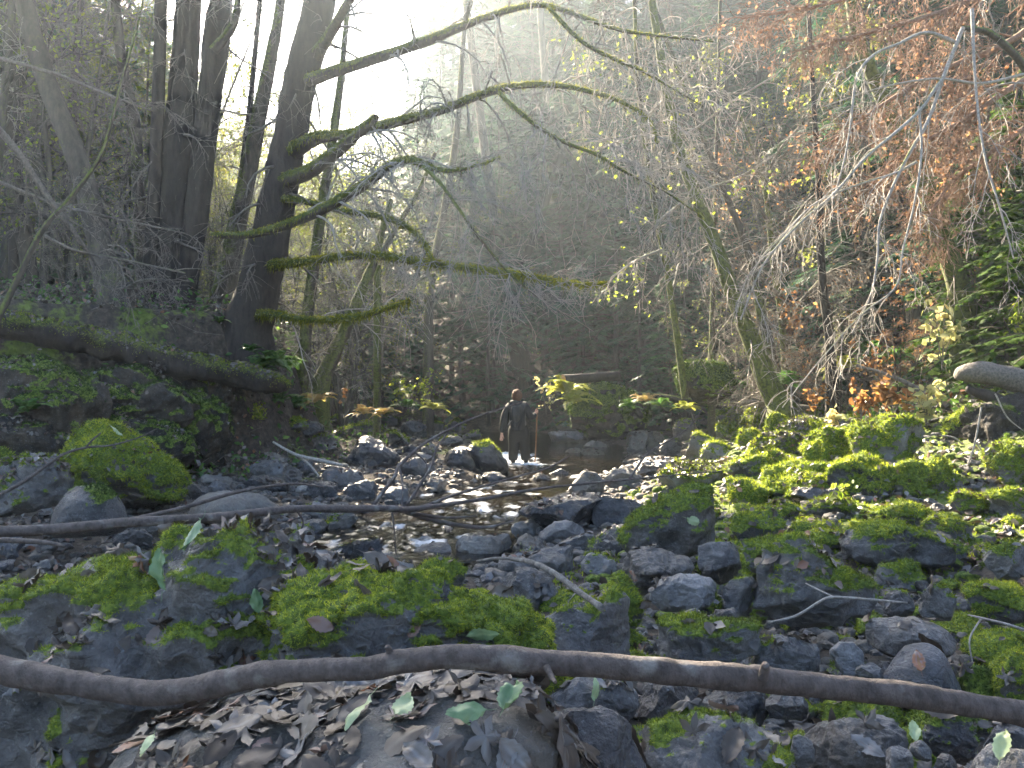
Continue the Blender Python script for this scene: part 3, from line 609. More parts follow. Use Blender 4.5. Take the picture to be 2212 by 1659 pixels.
# right bank, sunlit moss
for i, (b, mo, mt_, lb, kw) in enumerate([
        ((1835,903,2004,1018), .66, M_stone, 'tallest sunlit boulder on the right bank, mossy with a bare grey peak', {'cuts': 9, 'fat': .8}),
        ((1742,930,1850,1020), .82, M_stone, 'rounded brightly lit moss boulder left of the tallest one', {}),
        ((1805,982,1975,1075), .60, M_stoned, 'boulder with lit moss top and black shaded side below the tallest one', {}),
        ((1635,1003,1815,1072), .78, M_stone, 'long moss ridge boulder glowing yellow in the sun', {}),
        ((1578,1035,1665,1085), .85, M_stone, 'small glowing moss mound left of the long ridge boulder', {}),
        ((1680,1028,1790,1082), .85, M_stone, 'green moss mound in front of the long ridge boulder', {}),
        ((1720,1045,1815,1085), .05, M_stoned, 'bare dark stone poking from the moss mounds', {}),
        ((1925,1000,2010,1070), .70, M_stone, 'moss knoll right of the black sided boulder', {}),
        ((1990,990,2060,1060), .70, M_stone, 'two step moss stone near the dark root hollow', {}),
        ((2130,962,2250,1050), .72, M_stone, 'sunlit moss hump at the right edge under the little sapling', {}),
        ((2095,1045,2250,1115), .70, M_stone, 'squared mossy block at the right edge', {}),
        ((1605,960,1660,1000), .80, M_stone, 'round dark green moss ball on the bank', {}),
        ((1630,940,1745,985), .75, M_stone, 'broad moss hummock under red leaves', {'litter': 3}),
        ((1690,905,1780,950), .65, M_stone, 'mossy hummock strewn with leaves at the top of the bank', {'litter': 4}),
        ((1580,985,1670,1030), .6, M_stone, 'lit moss stone beside the twiggy pile', {}),
        ((1640,975,1720,1010), .7, M_stone, 'dark moss mound with a leaf on it', {}),
        ((1590,925,1640,965), .75, M_stone, 'small rounded moss stone on the shaded bank', {}),
        ((1540,880,1600,925), .7, M_stone, 'shaded moss stone below the thin grey log', {}),
        ((1600,880,1660,930), .7, M_stone, 'second shaded moss stone below the thin grey log', {}),
        ((1555,905,1625,945), .7, M_stone, 'low shaded moss stone in front of two others', {}),
        ((1650,895,1700,935), .7, M_stone, 'moss knob at the edge of the sun', {}),
        ((1590,1095,1690,1165), .45, M_stoned, 'mossy backed dark rock right of the moss cap boulder', {}),
        ((1640,1085,1720,1130), .70, M_stone, 'thin moss covered ledge stone', {}),
        ((1880,1085,2010,1135), .65, M_stone, 'long low mossy stone behind the yellow capped rock', {}),
        ((1740,1075,1840,1120), .55, M_stone, 'mossy stone with grey side beside the lit leaves', {}),
        ((2000,1115,2100,1165), .55, M_stone, 'mossy flat stone amid leaves, right of the yellow capped rock', {}),
        ((2060,1060,2130,1110), .65, M_stone, 'moss stone among pale leaves near the right edge', {}),
        ((1232,830,1388,918), .75, M_earth, 'large shaded moss mound under the sawn log', {'mossmat': M_mossd, 'depth': 22.4}),
        ((1990,1165,2080,1215), .4, M_stone, 'low grey stone between two sunlit rocks', {}),
        ((1895,1215,1995,1275), .5, M_stone, 'green moss bank stone below the yellow capped rock', {})]):
    w_, h_ = (b[2]-b[0])*.09, (b[3]-b[1])*.16
    R('rock', lb, bbox=(b[0]-w_, b[1]-h_*.4, b[2]+w_, b[3]+h_), moss=min(.95, mo*1.12), seed=400+i, mt=mt_, **{'litter': .35, 'rough': .17, **kw})
# sizes the eye can place other stones by
LAND += [(560,950,'the leafy beach'),(1118,920,'the wader'),(270,1010,'the moss cloaked boulder'),(500,1100,'the pale grey dome'),(810,975,'the black wedge boulder'),(1450,1140,'the moss cap boulder'),
         (1740,1250,'the mound shaped boulder'),(1930,1170,'the yellow capped rock'),(1920,960,'the tallest sunlit boulder'),(1970,1380,'the flat topped slab'),(1385,950,'the craggy boulder in the creek'),
         (1270,965,'the pale cluster in the creek'),(1720,1035,'the long moss ridge'),(1180,1200,'the broad grey boulder'),(1530,1380,'the squared rock'),(1550,1650,'the striped boulder'),(1850,1610,'the craggy rock'),
         (2100,1000,'the dark root hollow'),(1270,830,'the sawn log'),(1670,870,'the thin grey log'),(800,870,'the tan fern'),(600,860,'the green ferns'),(1220,1100,'the wide dark boulder'),(1490,1020,'the leafy mossy boulder'),
         (2110,1210,'the bright rimmed stone'),(1050,1180,'the rounded pool boulder'),(1110,1280,'the veined rock'),(1620,960,'the round moss ball'),(900,1010,'the mottled cobble'),(700,1040,'the double humped rock')]
SIZE = ((.09, 'tiny'), (.16, 'small'), (.26, 'middling'), (9, 'large'))
TONE = ('grey', 'dark grey', 'blue grey', 'brown grey', 'pale grey')
SHAPE = ('stone', 'cobble', 'angular stone', 'rounded stone', 'wedge of stone', 'flat stone')
def auto_label(p, size, tone, shape, moss):
    x, y = px(p); l = sorted(LAND, key=lambda t: math.hypot(t[0]-x, (t[1]-y)*1.5))
    mo = '' if moss < .2 else ' with some moss' if moss < .5 else ' under thick moss'
    sz = next(n for s, n in SIZE if size < s)
    for a, bb in ((0, 1), (0, 2), (1, 2), (0, 3), (1, 3)):
        dx, dy = x-l[a][0], y-l[a][1]
        rel = ('right of' if dx > 0 else 'left of') if abs(dx) > abs(dy)*1.3 else ('in front of' if dy > 0 else 'behind')
        lab = f'{sz} {tone} {shape}{mo} {rel} {l[a][2]}'
        if uniq(lab): return lab
        lab = f'{sz} {tone} {shape}{mo} {rel} {l[a][2]}, towards {l[bb][2]}'
        if len(lab.split()) <= 16 and uniq(lab): return lab
    return lab
def fill_rocks():
    r = RS(99); n = 0; tries = 0
    C_ = np.array([c for c, d in ROCKS]); D_ = np.array([d for c, d in ROCKS])
    HS = [b for b in SCR if b[2]-b[0] > 60]
    while n < 205 and tries < 20000:
        tries += 1
        x = r.uniform(-20, 2230); y = 880+780*r.rand()**0.8
        d = hit(x, y) if tries % 1 == 0 else 0
        if d > 32: continue
        p = P(x, y, d)
        cx = np.interp(p[1], CY, CX); w = np.interp(p[1], CY, CW); e = p[0]-cx
        if abs(e) < w*0.9 and r.rand() < .93: continue
        if x < 640 and y < 1000: continue
        if x > 2020 and y < 1020: continue
        if x > 1420 and y < 1180 and r.rand() < .6: continue
        if x < 1150 and y > 1230: continue
        s = r.uniform(10, 30 if (x > 1380 and y < 1150) else 62)*(0.6+0.75*(y-880)/600)/F*d
        if e > 0 and e-w > 1.4 and y < 1190 and x > 1420: mo = r.uniform(.78, .98)
        elif e > 0 and e-w > 1.2: mo = r.choice([.3, .55, .7, .8])
        else: mo = r.choice([0, 0, 0, .2])
        if (np.abs((p[None]-C_)/(D_*0.9+s*0.35))[:, :2].max(1) < 1).any(): continue
        sp_ = s*F/d
        if any(b[0]-sp_*.2 < x < b[2]+sp_*.2 and b[1]-sp_*.1 < y-sp_*.8 < b[3] and d < b[4]+.5 for b in HS): continue
        dims = (s*r.uniform(.8, 1.35), s*r.uniform(.8, 1.3), s*r.uniform(.5, .85))
        c = p+np.array([0, 0, dims[2]*0.35])
        t = r.randint(5); sh = r.randint(6)
        lab = auto_label(c, s, TONE[t], SHAPE[sh], mo)
        R('rock', lab, loc=c, dims=dims, moss=mo, seed=1000+n, mt=(M_stone, M_stoned, M_stone, M_stone2, M_stone2)[t], cuts=(9, 4, 16, 3, 14, 11)[sh], rough=r.uniform(.08, .2), tilt=r.uniform(-20, 20),
          group='loose stones along the creek bed', litter=.25, tufts=.8)
        C_ = np.vstack([C_, c]); D_ = np.vstack([D_, np.array(dims)]); n += 1
fill_rocks()
# pebbles and cobbles nobody could count
def gravel():
    r = RS(5); g = Geo(); protos = []
    for k in range(10):
        v, f = rock_geo(2, 700+k, 9, .22); protos.append((v, f))
    N_ = 13000
    d = np.exp(r.uniform(math.log(1.9), math.log(30), N_)); x = r.uniform(-60, 2270, N_)
    X = (x-1106)/F*d; cx = np.interp(d, CY, CX); w = np.interp(d, CY, CW); e = np.abs(X-cx)-w
    keep = (r.rand(len(d)) < np.where(d < 7, .55, 1)) & ~((X < -.1) & (d < 3)) & (e > -.35) & (e < 7) & ~((X < cx) & (e > 3.2)) ; d, X = d[keep], X[keep]
    Z = H(X, d)
    s = (0.004+0.012*r.rand(len(d))**3)*np.clip(d, 3, 14); s *= 1+1.8*(r.rand(len(d)) < .12)*(d < 7); s = np.minimum(s, .10)
    ms = (r.rand(len(d)) < .42*sstep(.8, 2, X-np.interp(d, CY, CX)-np.interp(d, CY, CW))*sstep(5.5, 7.5, d)).astype(float)
    for k in range(10):
        i = np.arange(k, len(d), 10); v, f = protos[k]
        an = r.rand(len(i))*6.28; ca, sn = np.cos(an)[:, None], np.sin(an)[:, None]
        q = v[None]*(np.stack([s[i]*r.uniform(.8, 1.3, len(i)), s[i], s[i]*.6], 1))[:, None]
        q = np.stack([q[..., 0]*ca-q[..., 1]*sn, q[..., 0]*sn+q[..., 1]*ca, q[..., 2]], -1)+np.stack([X[i], d[i], Z[i]+s[i]*.2], 1)[:, None]
        ff = f[None]+(np.arange(len(i))*len(v))[:, None, None]
        nz = vnormals(v, f)[:, 2]; g.add(q, ff.reshape(-1, 3), k % 2, (ms[i][:, None]*np.clip(nz+.75, 0, 1)[None]).ravel())
    tag(link('gravel', g.mesh('gravel', [M_stone, M_stone2])), kind='stuff')
gravel()
def path3(pts, d0, d1, K, wob=0.0, seed=0):
    """[(x, y, half width px)] -> 3-D points and radii, distance going d0 -> d1"""
    q = resample(pts, K); d = np.linspace(d0, d1, K)
    if wob: d = d+wob*noise(np.stack([np.linspace(0, 4, K)]*3, 1)+seed*7.7, seed)
    p = np.stack([(q[:, 0]-1106)/F*d, d, CAM_Z-(q[:, 1]-835)/F*d], 1)
    return p, np.maximum(q[:, 2], 0.8)/F*d
# ------------------------------------------------------------ sticks and logs
def stick(name, label, lines, mt, moss=0.0, rough=.06, sides=14, K=60, cat='branch', fuzz=0, rs=14, fz=(.03, .01), knots=0, twn=0, tm=None):
    root = None
    for i, (pts, ds) in enumerate(lines):
        q = resample(pts, K); d = np.interp(np.linspace(0, 1, K), np.linspace(0, 1, len(ds)), ds)
        p = np.stack([(q[:, 0]-1106)/F*d, d, CAM_Z-(q[:, 1]-835)/F*d], 1); r = q[:, 2]/F*d
        if knots and i == 0:
            rr = RS(4)
            for _ in range(knots):
                k = rr.rand(); u = np.linspace(0, 1, K); r = r*(1+.13*np.exp(-((u-k)/.008)**2))
        if root is None: base = p[0].copy()
        p = p-base
        # close the ends
        p = np.vstack([p[:1], p, p[-1:]]); r = np.concatenate([[1e-4], r, [1e-4]])
        V, Fq = tubes(p, r, sides, i+3, rough, rs); cen = np.repeat(p, sides, 0); n = nrm(V-cen)
        mv = tube_mossval(V, n[:, 2], 5, moss) if moss else np.zeros(len(V))
        g = Geo(); g.add(V, Fq, 0, mv)
        o = link(name if root is None else 'side_branch', g.mesh(name, mt), root, base if root is None else None)
        if root is None:
            root = o; tag(o, label, cat)
            if name == 'log' and len(pts) > 6: SURF.append((V+base, np.concatenate([Fq[:, [0, 1, 2]], Fq[:, [0, 2, 3]]]), mv, 3, 50))
        if fuzz and i == 0:
            tri = np.concatenate([Fq[:, [0, 1, 2]], Fq[:, [0, 2, 3]]]); pp, nn, _ = sample(V, tri, fuzz, np.clip(mv-.3, 0, 1), 8)
            V2, F2, A2 = blades(pp, nn, fz[0], fz[1], 4, .7, .3); g2 = Geo(); g2.add(V2, F2, 0, A2); link('moss', g2.mesh('moss', M_moss, smooth=False), o)
        if twn and i == 0: twigs('twigs', p[1:-1], r[1:-1], o, tm or M_twigd, twn, (.3, .9), seed=33, n2=4, n3=0)
    return root
def tube_mossval(v, n_up, seed=0, amt=0.5, sc_=3.0):
    return np.clip(amt+0.6*n_up+0.5*fbm(v*sc_, 3, seed), 0, 1)
def twigs(name, p, r, parent, mt, n1=8, ln=(0.6, 1.4), ang=(30, 70), droop=0.3, seed=0, n2=5, n3=0, rmin=0.003, t0=0.2, sides=3, leaves=0, lm=None, lsz=(.05, .09), up=0.0, wig=.13, rr0=.3):
    P_, R_ = np.asarray(p)[None], np.asarray(r)[None]; rmin = max(rmin, .0052); n1 = int(n1*2.2)
    g = Geo(); a1, b1 = grow(P_, R_, n1, ln, ang, 6, droop, seed=seed, t0=t0, rmin=rmin*1.6, up=up, wig=wig, rr=rr0); g.add(*tubes(a1, b1, sides+1), 0, .2)
    last = a1
    if n2:
        a2, b2 = grow(a1, b1, n2, (ln[0]*.45, ln[1]*.5), (25, 70), 5, droop*.8, seed=seed+1, rmin=rmin*1.1, wig=wig); g.add(*tubes(a2, b2, sides), 0, .2); last = a2
        if n3:
            a3, b3 = grow(a2, b2, n3, (ln[0]*.2, ln[1]*.26), (25, 70), 4, droop*.5, seed=seed+2, rmin=rmin, wig=wig*1.2); g.add(*tubes(a3, b3, 3), 0, .2); last = a3
    if leaves:
        rr = RS(seed+3); pts = last.reshape(-1, 3); pp = pts[rr.randint(len(pts), size=leaves)]+rr.randn(leaves, 3)*.03
        V, Fq, A = leafquads(pp, lsz, seed+4, 0.4); g.add(V, Fq, 1, A)
    return link(name, g.mesh(name, [mt, lm or M_leafy], smooth=True), parent)
M_stickp = bark_mat('mottled_stick', (0.05, 0.045, 0.04), (0.2, 0.19, 0.175), 0.0, 40.0, 0.8)
stick('fallen_branch', 'thick bare curved branch lying right across the view in front', [([(-80,1428,29),(0,1446,29),(108,1467,28),(216,1484,27),(324,1497,27),(414,1489,27),(540,1462,26),(612,1451,25),(700,1447,24),(796,1443,24),(850,1432,25),(906,1424,26),(970,1419,26),(1032,1420,26),(1140,1426,26),(1248,1434,26),(1416,1448,27),(1504,1456,27),(1600,1464,26),(1650,1466,29),(1686,1472,27),(1820,1486,26),(1956,1501,27),(2080,1520,26),(2212,1542,26),(2330,1566,27)], [1.95, 1.85, 1.75, 1.72, 1.8, 1.95, 2.1]), ([(846,1425,10),(842,1408,8),(836,1396,6)], [1.74, 1.73]), ([(1648,1465,12),(1652,1444,10),(1654,1436,8)], [1.84, 1.82]), ([(1180,1440,8),(1192,1462,6),(1200,1474,4)], [1.72, 1.68])], M_stick, sides=28, K=320, knots=9, rough=.16, rs=24)
stick('fallen_branch', 'long thin branch crossing above the mossy boulder and forking over the pool', [
    ([(-80,1150,13.1),(0,1148,12.3),(120,1143,11.5),(260,1130,11.1),(360,1124,10.7),(480,1116,9.8),(570,1106,9.0),(640,1099,8.2),(740,1099,8.2),(840,1098,7.4),(880,1101,7.0),(950,1092,4.9),(1050,1077,4.1),(1150,1058,3.3),(1250,1046,2.5),(1360,1036,2.0),(1480,1024,1.3),(1560,1018,0.8)], [4.0, 4.4, 5.5, 7.5]),
    ([(290,1122,6),(350,1108,5),(420,1090,4.5),(500,1066,4),(570,1052,3.2),(640,1045,2.5),(700,1052,1.6)], [4.3, 4.9]),
    ([(875,1103,7),(930,1122,5.5),(990,1134,4.5),(1050,1139,3.5),(1110,1126,2)], [5.4, 5.8]), ([(890,1108,4),(960,1118,3),(1030,1115,1.6)], [5.4, 5.7]),
    ([(900,1100,4),(980,1070,3),(1080,1040,2.4),(1180,1012,2),(1230,985,1.5)], [5.4, 6.4]),
    ([(845,1095,4),(850,1130,2),(856,1200,1.2)], [5.3, 5.3]), ([(640,1100,3),(655,1130,2),(640,1160,1.2)], [5, 5]), ([(1360,1034,3),(1400,980,2),(1480,930,1.5),(1520,880,1)], [7, 7.6])], M_stick, sides=12, K=70, rough=.08)
stick('twig', 'bent twig rising from the thin branch across the dark boulders', [([(806,1092,4.5),(832,1056,4.5),(852,1030,4),(862,1008,4),(895,975,3.5),(930,950,3),(985,920,2.5),(1050,893,2),(1130,868,1.2)], [6.2, 7.0]), ([(862,1008,3),(870,1050,2),(868,1100,1.4)], [6.4, 6.2]), ([(895,975,2),(920,1000,1.4),(925,1035,1)], [6.5, 6.4])], M_stick, K=30, sides=8, cat='twig')
stick('twig', 'second bent twig standing in the pool beside the first', [([(880,1090,4),(905,1050,3.5),(930,1010,3),(945,965,2.4),(968,935,1.5)], [6.1, 6.5])], M_stick, K=30, sides=8, cat='twig')
stick('twig', 'short mottled white stick lying over the stones by the blue grey block', [([(1105,1207,4.5),(1150,1215,5.5),(1200,1240,6.5),(1250,1278,7),(1302,1314,7)], [4.3, 3.5]), ([(1030,1212,2),(1070,1206,3),(1110,1207,4)], [4.6, 4.3]), ([(1160,1213,3),(1220,1250,3),(1240,1278,2)], [4.1, 4.0])], M_stickp, K=30, sides=10, cat='twig', knots=5)
stick('twig', 'fine forked twig in front of the moss cloaked boulder', [([(-20,1080,4),(60,1035,3.6),(130,985,3),(185,967,2.6),(240,962,2),(300,945,1.4),(340,925,1)], [7.4, 7.8]), ([(185,967,2.4),(200,950,2),(218,935,1.6)], [7.6, 7.6])], M_stick, K=30, sides=8, cat='twig')
stick('twig', 'dead twig at the lower left under the long thin branch', [([(-40,1165,6),(40,1168,6),(100,1172,5),(140,1180,3)], [3.9, 3.8])], M_stick, K=20, sides=8, cat='twig')
stick('twig', 'pale thin twig over the leaves right of the mound shaped boulder', [([(1660,1345,2.5),(1720,1330,3),(1770,1300,3),(1800,1290,3),(1880,1295,2.6),(1960,1302,2)], [4.3, 4.4]), ([(1800,1290,2.4),(1770,1275,2),(1740,1260,1.3)], [4.4, 4.5])], M_twig, K=24, sides=8, cat='twig')
stick('twig', 'pale thin twig entering at the right edge by the triangular rock', [([(2240,1370,3),(2180,1350,3),(2120,1335,2.5),(2090,1328,1.6)], [4.0, 4.1]), ([(2120,1335,2),(2095,1380,2),(2100,1430,1.4)], [4.1, 4.0])], M_twig, K=24, sides=8, cat='twig')
stick('twig', 'stick lying on the leafy beach left of the black wedge boulder', [([(590,955,2.5),(640,982,3.2),(700,996,4),(740,1005,3)], [13.5, 13.0]), ([(640,982,2.5),(670,1005,2.5),(690,1030,1.5)], [13.4, 13.1])], M_twig, K=24, sides=8, cat='twig')
def log(label, pts, ds, mt, moss, sides=18, fuzz=0, K=50, cut=False, name='log', rough=.14):
    o = stick(name, label, [(pts, ds)], mt, moss, rough, sides, K, 'log', fuzz, 5)
    return o
lg = log('dark fallen log with a mossy back lying along the top of the left bank', [(-80,685,26),(0,698,28),(120,722,30),(250,752,31),(380,784,30),(500,808,28),(580,824,23),(622,834,13)], [12.9, 13.6, 14.3, 14.9, 15.2], M_bark, .42, 26, 12000, 110, rough=.5)
def sawn(label, a, b, r, mt, name='log', moss=.2, ringlab='pale sawn end'):
    """short log with a flat cut face at a"""
    a, b = np.array(a), np.array(b); K = 14; p = a+(b-a)*np.linspace(0, 1, K)[:, None]; rr = np.full(K, r); p2 = np.vstack([p, b]); rr = np.append(rr, .001)
    V, Fq = tubes(p2-a, rr, 18, 3, .1, 9); g = Geo(); g.add(V, Fq, 0, moss); o = link(name, g.mesh(name, mt), loc=a); tag(o, label, 'log')
    c = V[:18]; m = c.mean(0)+nrm(a-b)*.004; g = Geo(); g.add(np.vstack([c+nrm(a-b)*.003, m]), [(i, (i+1) % 18, 18) for i in range(18)]); link('cut_end', g.mesh('cut_end', M_wood), o)
    return o
sawn('short sawn log with an orange cut end resting on the shaded moss mound', P(1216, 820, 21.5), P(1335, 812, 22.4), .125, M_bark)
sawn('thin grey log lying in front of the trunks on the right', P(1598, 868, 18.5), P(1760, 884, 18.0), .07, M_twigd)
log('weathered grey log jutting in at the right edge above the dark hollow', [(2068,812,10),(2085,806,20),(2130,806,24),(2190,820,26),(2280,850,28)], [11.8, 11.2], M_twigd, .05, 18, 0, 40, rough=.2)
log('broken dark log slanting below the weathered grey log', [(2090,838,10),(2140,860,14),(2212,890,18),(2280,930,22)], [11.6, 10.9], M_bark, .2, 14, 0, 30, rough=.25)
log('dead leaning branch over the dry plants on the right bank', [(1850,790,3),(1925,812,4),(2000,850,7),(2050,880,8)], [14.5, 13.6], M_twigd, .1, 10, 0, 30, name='fallen_branch')
log('rotting log among ferns right of the moss mound', [(1380,850,4),(1440,858,6),(1500,868,7),(1560,880,5)], [21.0, 20.5], M_bark, .3, 12, 0, 30)
# mossy root masses of the left bank and the dark hollow on the right
for i, (o_, mo, d, lb) in enumerate([
        ([(-80,760),(0,745),(90,765),(170,800),(235,840),(250,900),(200,960),(60,990),(-80,1000)], .45, 12.9, 'dark mossy root mound at the left edge under the log'),
        ([(180,800),(260,790),(350,815),(420,850),(430,905),(360,940),(240,930),(190,880)], .5, 13.8, 'mossy root mound in the middle of the left bank'),
        ([(330,850),(420,840),(490,865),(518,910),(524,960),(500,1000),(420,1015),(340,985),(310,920)], .55, 14.5, 'rounded mossy end of the left bank above the beach'),
        ([(230,900),(330,905),(420,930),(440,980),(380,1020),(260,1010),(210,960)], .5, 13.3, 'low moss lump at the foot of the left bank'),
        ([(400,770),(470,790),(520,830),(525,880),(480,900),(410,870),(380,810)], .4, 15.2, 'earth and root lump under the log end'),
        ([(-60,900),(30,890),(120,920),(160,970),(100,1010),(-60,1010)], .3, 12.2, 'shadowed earth hump with russet leaves at the left edge')]):
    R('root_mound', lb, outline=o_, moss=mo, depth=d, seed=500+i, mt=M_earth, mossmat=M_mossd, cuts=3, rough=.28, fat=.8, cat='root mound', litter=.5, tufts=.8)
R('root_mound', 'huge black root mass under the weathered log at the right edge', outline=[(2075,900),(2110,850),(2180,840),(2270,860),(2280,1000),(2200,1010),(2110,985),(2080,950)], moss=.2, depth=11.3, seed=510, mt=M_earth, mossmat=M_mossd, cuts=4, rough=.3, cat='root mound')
R('stump', 'mossy shaggy stump leaning at the edge of the dark hollow', outline=[(2035,960),(2040,920),(2075,880),(2110,870),(2125,900),(2110,945),(2080,985),(2045,985)], moss=.55, depth=11.8, seed=511, mt=M_earth, cuts=4, rough=.25, cat='stump')
R('rock', 'tall shaded mossy hump in front of the long bowed trunk', outline=[(1455,800),(1480,782),(1540,780),(1580,800),(1590,850),(1540,880),(1470,850)], moss=.85, depth=19.5, seed=512, mt=M_earth, mossmat=M_mossd)
rt = P(2105, 900, 10.3); o = link('hanging_roots', None, loc=rt); tag(o, 'pale thin roots dangling over the dark hollow', 'roots')
for i, l in enumerate([[(2120,880,2),(2105,960,2.4),(2085,1020,1.6)], [(2105,950,2),(2125,985,1.8),(2128,1030,1.2)], [(2080,960,1.6),(2060,945,1.8),(2030,940,1)], [(2150,850,2),(2175,900,1.6),(2210,930,1)]]):
    p, r = path3(l, 10.2, 10.1, 14)
    if p is not None:
        g = Geo(); g.add(*tubes(p-rt, r, 6), 0, 0); link('root', g.mesh('root', M_twig), o)

# ------------------------------------------------------------ leaves
def leaf_geo(kind, seed, curl=.3):
    r = RS(seed)
    if kind == 'oval':
        n, m = 13, 7; u = np.linspace(0, 1, n); w = np.sin(np.pi*u**.85)**.75*.25; w[0] = .012; w[-1] = .004
        w = w*(1+.09*np.where(np.arange(n) % 2, 1, -1)); s = np.linspace(-1, 1, m)
        X = u[:, None]-.5+0*s; Y = w[:, None]*s[None]; X = X+.05*np.abs(s)[None]
        Z = .10*np.abs(s)[None]*np.ones((n, 1))*r.uniform(-1, 1.4)+.012*np.sin(u*44)[:, None]*np.abs(s)[None]
        Z = Z+curl*r.uniform(-.8, .8)*(u[:, None]-.5)**2+curl*.6*r.uniform(-1, 1)*s[None]**3*.3+curl*.25*noise(np.stack([X*4, Y*4, X*0+seed], -1), 3)
        v = np.stack([X, Y, Z], -1).reshape(-1, 3); i = np.arange(n-1)[:, None]*m+np.arange(m-1)[None]
        f = np.stack([i, i+1, i+m+1, i+m], -1).reshape(-1, 4)
    else:
        K = 40; th = np.linspace(-math.pi, math.pi, K, endpoint=False); rad = .18+.36*np.abs(np.cos(th*2.5))**1.6*(1-.25*np.abs(th)/math.pi); rad = rad*(1+.10*np.cos(th*15)); rad[np.abs(th) > 2.9] = .05
        rings = [0.02, .35, .7, 1]; V = []
        for q in rings: V.append(np.stack([np.cos(th)*rad*q, np.sin(th)*rad*q, .05*q*np.cos(th*5)+0*th], 1))
        v = np.concatenate(V); v[:, 2] += curl*(.5*noise(v*4+seed, 5)*.6+r.uniform(-.5, .9)*np.hypot(v[:, 0], v[:, 1])**2)
        j = np.arange(K); f = np.concatenate([np.stack([a*K+j, a*K+(j+1) % K, (a+1)*K+(j+1) % K, (a+1)*K+j], 1) for a in range(3)])
    # stalk
    return v, f
LPROT = [leaf_geo('oval', 10+i, .5) for i in range(8)]+[leaf_geo('lobed', 30+i, .9) for i in range(5)]
def basis(n, r):
    n = nrm(n); t = nrm(np.cross(n, nrm(r.randn(3)))); return np.stack([t, np.cross(n, t), n], 1)
LCOL = {'grey': (.55, 'dull grey brown'), 'pale': (.74, 'pale lilac grey'), 'brown': (.3, 'brown'), 'dark': (.08, 'dark wet brown'), 'russet': (.9, 'russet'), 'green': (1.0, 'olive green')}
M_leafg = leafy_mat('fresh_fallen_leaf', [(0.0, (0.05, 0.12, 0.05)), (0.5, (0.20, 0.30, 0.15)), (1.0, (0.42, 0.48, 0.27))], .2, .4, vary=False, spec=.5)
_lm = {}
def leaf_mesh(k, v, green=False):
    key = (k, round(v, 2), green)
    if key not in _lm:
        V, f = LPROT[k]; g = Geo(); ay = np.abs(V[:, 1]); g.add(V, f, 0, np.clip(v+(.10*(ay < .015)+.05*np.cos(V[:, 0]*70-ay*50)-.10*noise(V*9+k, 3) if k < 8 else .08*noise(V*7+k, 3)), 0, 1))
        s, _ = tubes(np.array([(-.5, 0, 0), (-.62, .01, .01), (-.75, .0, .03)]) if k < 8 else np.array([(-.02, 0, 0), (-.2, .01, .02), (-.42, .0, .04)]), np.array([.010, .008, .006]), 4); g.add(s, _, 0, v)
        _lm[key] = g.mesh('leaf', M_leafg if green else M_litter)
    return _lm[key]
NLEAF = [0]
def put_leaf(pos, n, size, k, v, label, group, r, green=False, name='leaf', zs=1.0):
    o = link(name, leaf_mesh(k, v, green)); B = basis(n, r)
    from mathutils import Matrix
    B = B*np.array([1, 1, zs]); M = Matrix([[*(B[0]*size), pos[0]], [*(B[1]*size), pos[1]], [*(B[2]*size), pos[2]], [0, 0, 0, 1]]); o.matrix_world = M
    tag(o, label, 'leaf', group); NLEAF[0] += 1; return o
def leaves_on(idx, count, size, where, group, seed, mask=None, names=('grey', 'pale', 'brown', 'dark', 'grey', 'brown', 'russet'), tilt=.25, up=.45, lay=.012):
    v, f, mk, _, _ = SURF[idx]; r = RS(seed)
    pp, nn, fi = sample(v, f, 4000, None, seed); k = 0
    for p, n in zip(pp, nn):
        if k >= count: break
        if n[2] < up: continue
        X, Y = px(p)
        if mask and not mask(X, Y): continue
        c = LCOL[names[r.randint(len(names))]]; kind = r.randint(8) if r.rand() < .72 else 8+r.randint(5)
        sh = ('curled' if kind % 2 else 'flat') if kind < 8 else 'lobed'
        put_leaf(p+n*(.008+lay*r.rand()), n+tilt*r.randn(3), size*r.uniform(.65, 1.15), kind, c[0], f'{c[1]} {sh} leaf {where}', group+', '+c[1]+' '+sh, r, zs=.4 if idx == 2 else .8); k += 1
leaves_on(2, 165, .104, 'in the litter on the broad slab', 'leaves on the slab', 1, names=('grey', 'pale', 'dark', 'dark', 'grey', 'brown', 'brown', 'grey', 'russet', 'dark'), up=.25, lay=.014, tilt=.12, mask=lambda x, y: y < 1680)
leaves_on(0, 30, .10, 'on the huge mossy boulder in front', 'leaves on the huge boulder', 2, mask=lambda x, y: y < 1430)
leaves_on(1, 14, .10, 'on the long low mossy boulder', 'leaves on the long low boulder', 3, mask=lambda x, y: y < 1400)
ri = [i for i, s in enumerate(SURF)]
for i in range(3, 28):
    W = SURF[i][4]
    if W > 40: leaves_on(i, 2+int(W/60), .11, 'on one of the grey rocks near the curved branch', 'leaves on the nearer rocks', 40+i, up=.4)
def on_surface(x, y):
    best = None
    for v, f, mk, l, W in SURF:
        X = 1106+F*v[:, 0]/v[:, 1]; Y = 835-F*(v[:, 2]-CAM_Z)/v[:, 1]; k = (X-x)**2+(Y-y)**2 < max(5, W*.05)**2
        if k.any():
            q = v[k][np.argmin(v[k][:, 1])]
            if best is None or q[1] < best[0][1]: best = (q, vnormals(v, f)[np.where(k)[0][np.argmin(v[k][:, 1])]])
    return best
def spot_leaf(x, y, d, size, k, v, label, face=(0, -1, .6), seed=1, green=True):
    q = on_surface(x, y); face = np.array(face, float); d = d if q is None else q[0][1]-.012
    if q is not None: face = q[1]+.25*nrm(face)
    put_leaf(P(x, y, d), face, size, k, v, label, None, RS(seed), green, 'fallen_leaf')
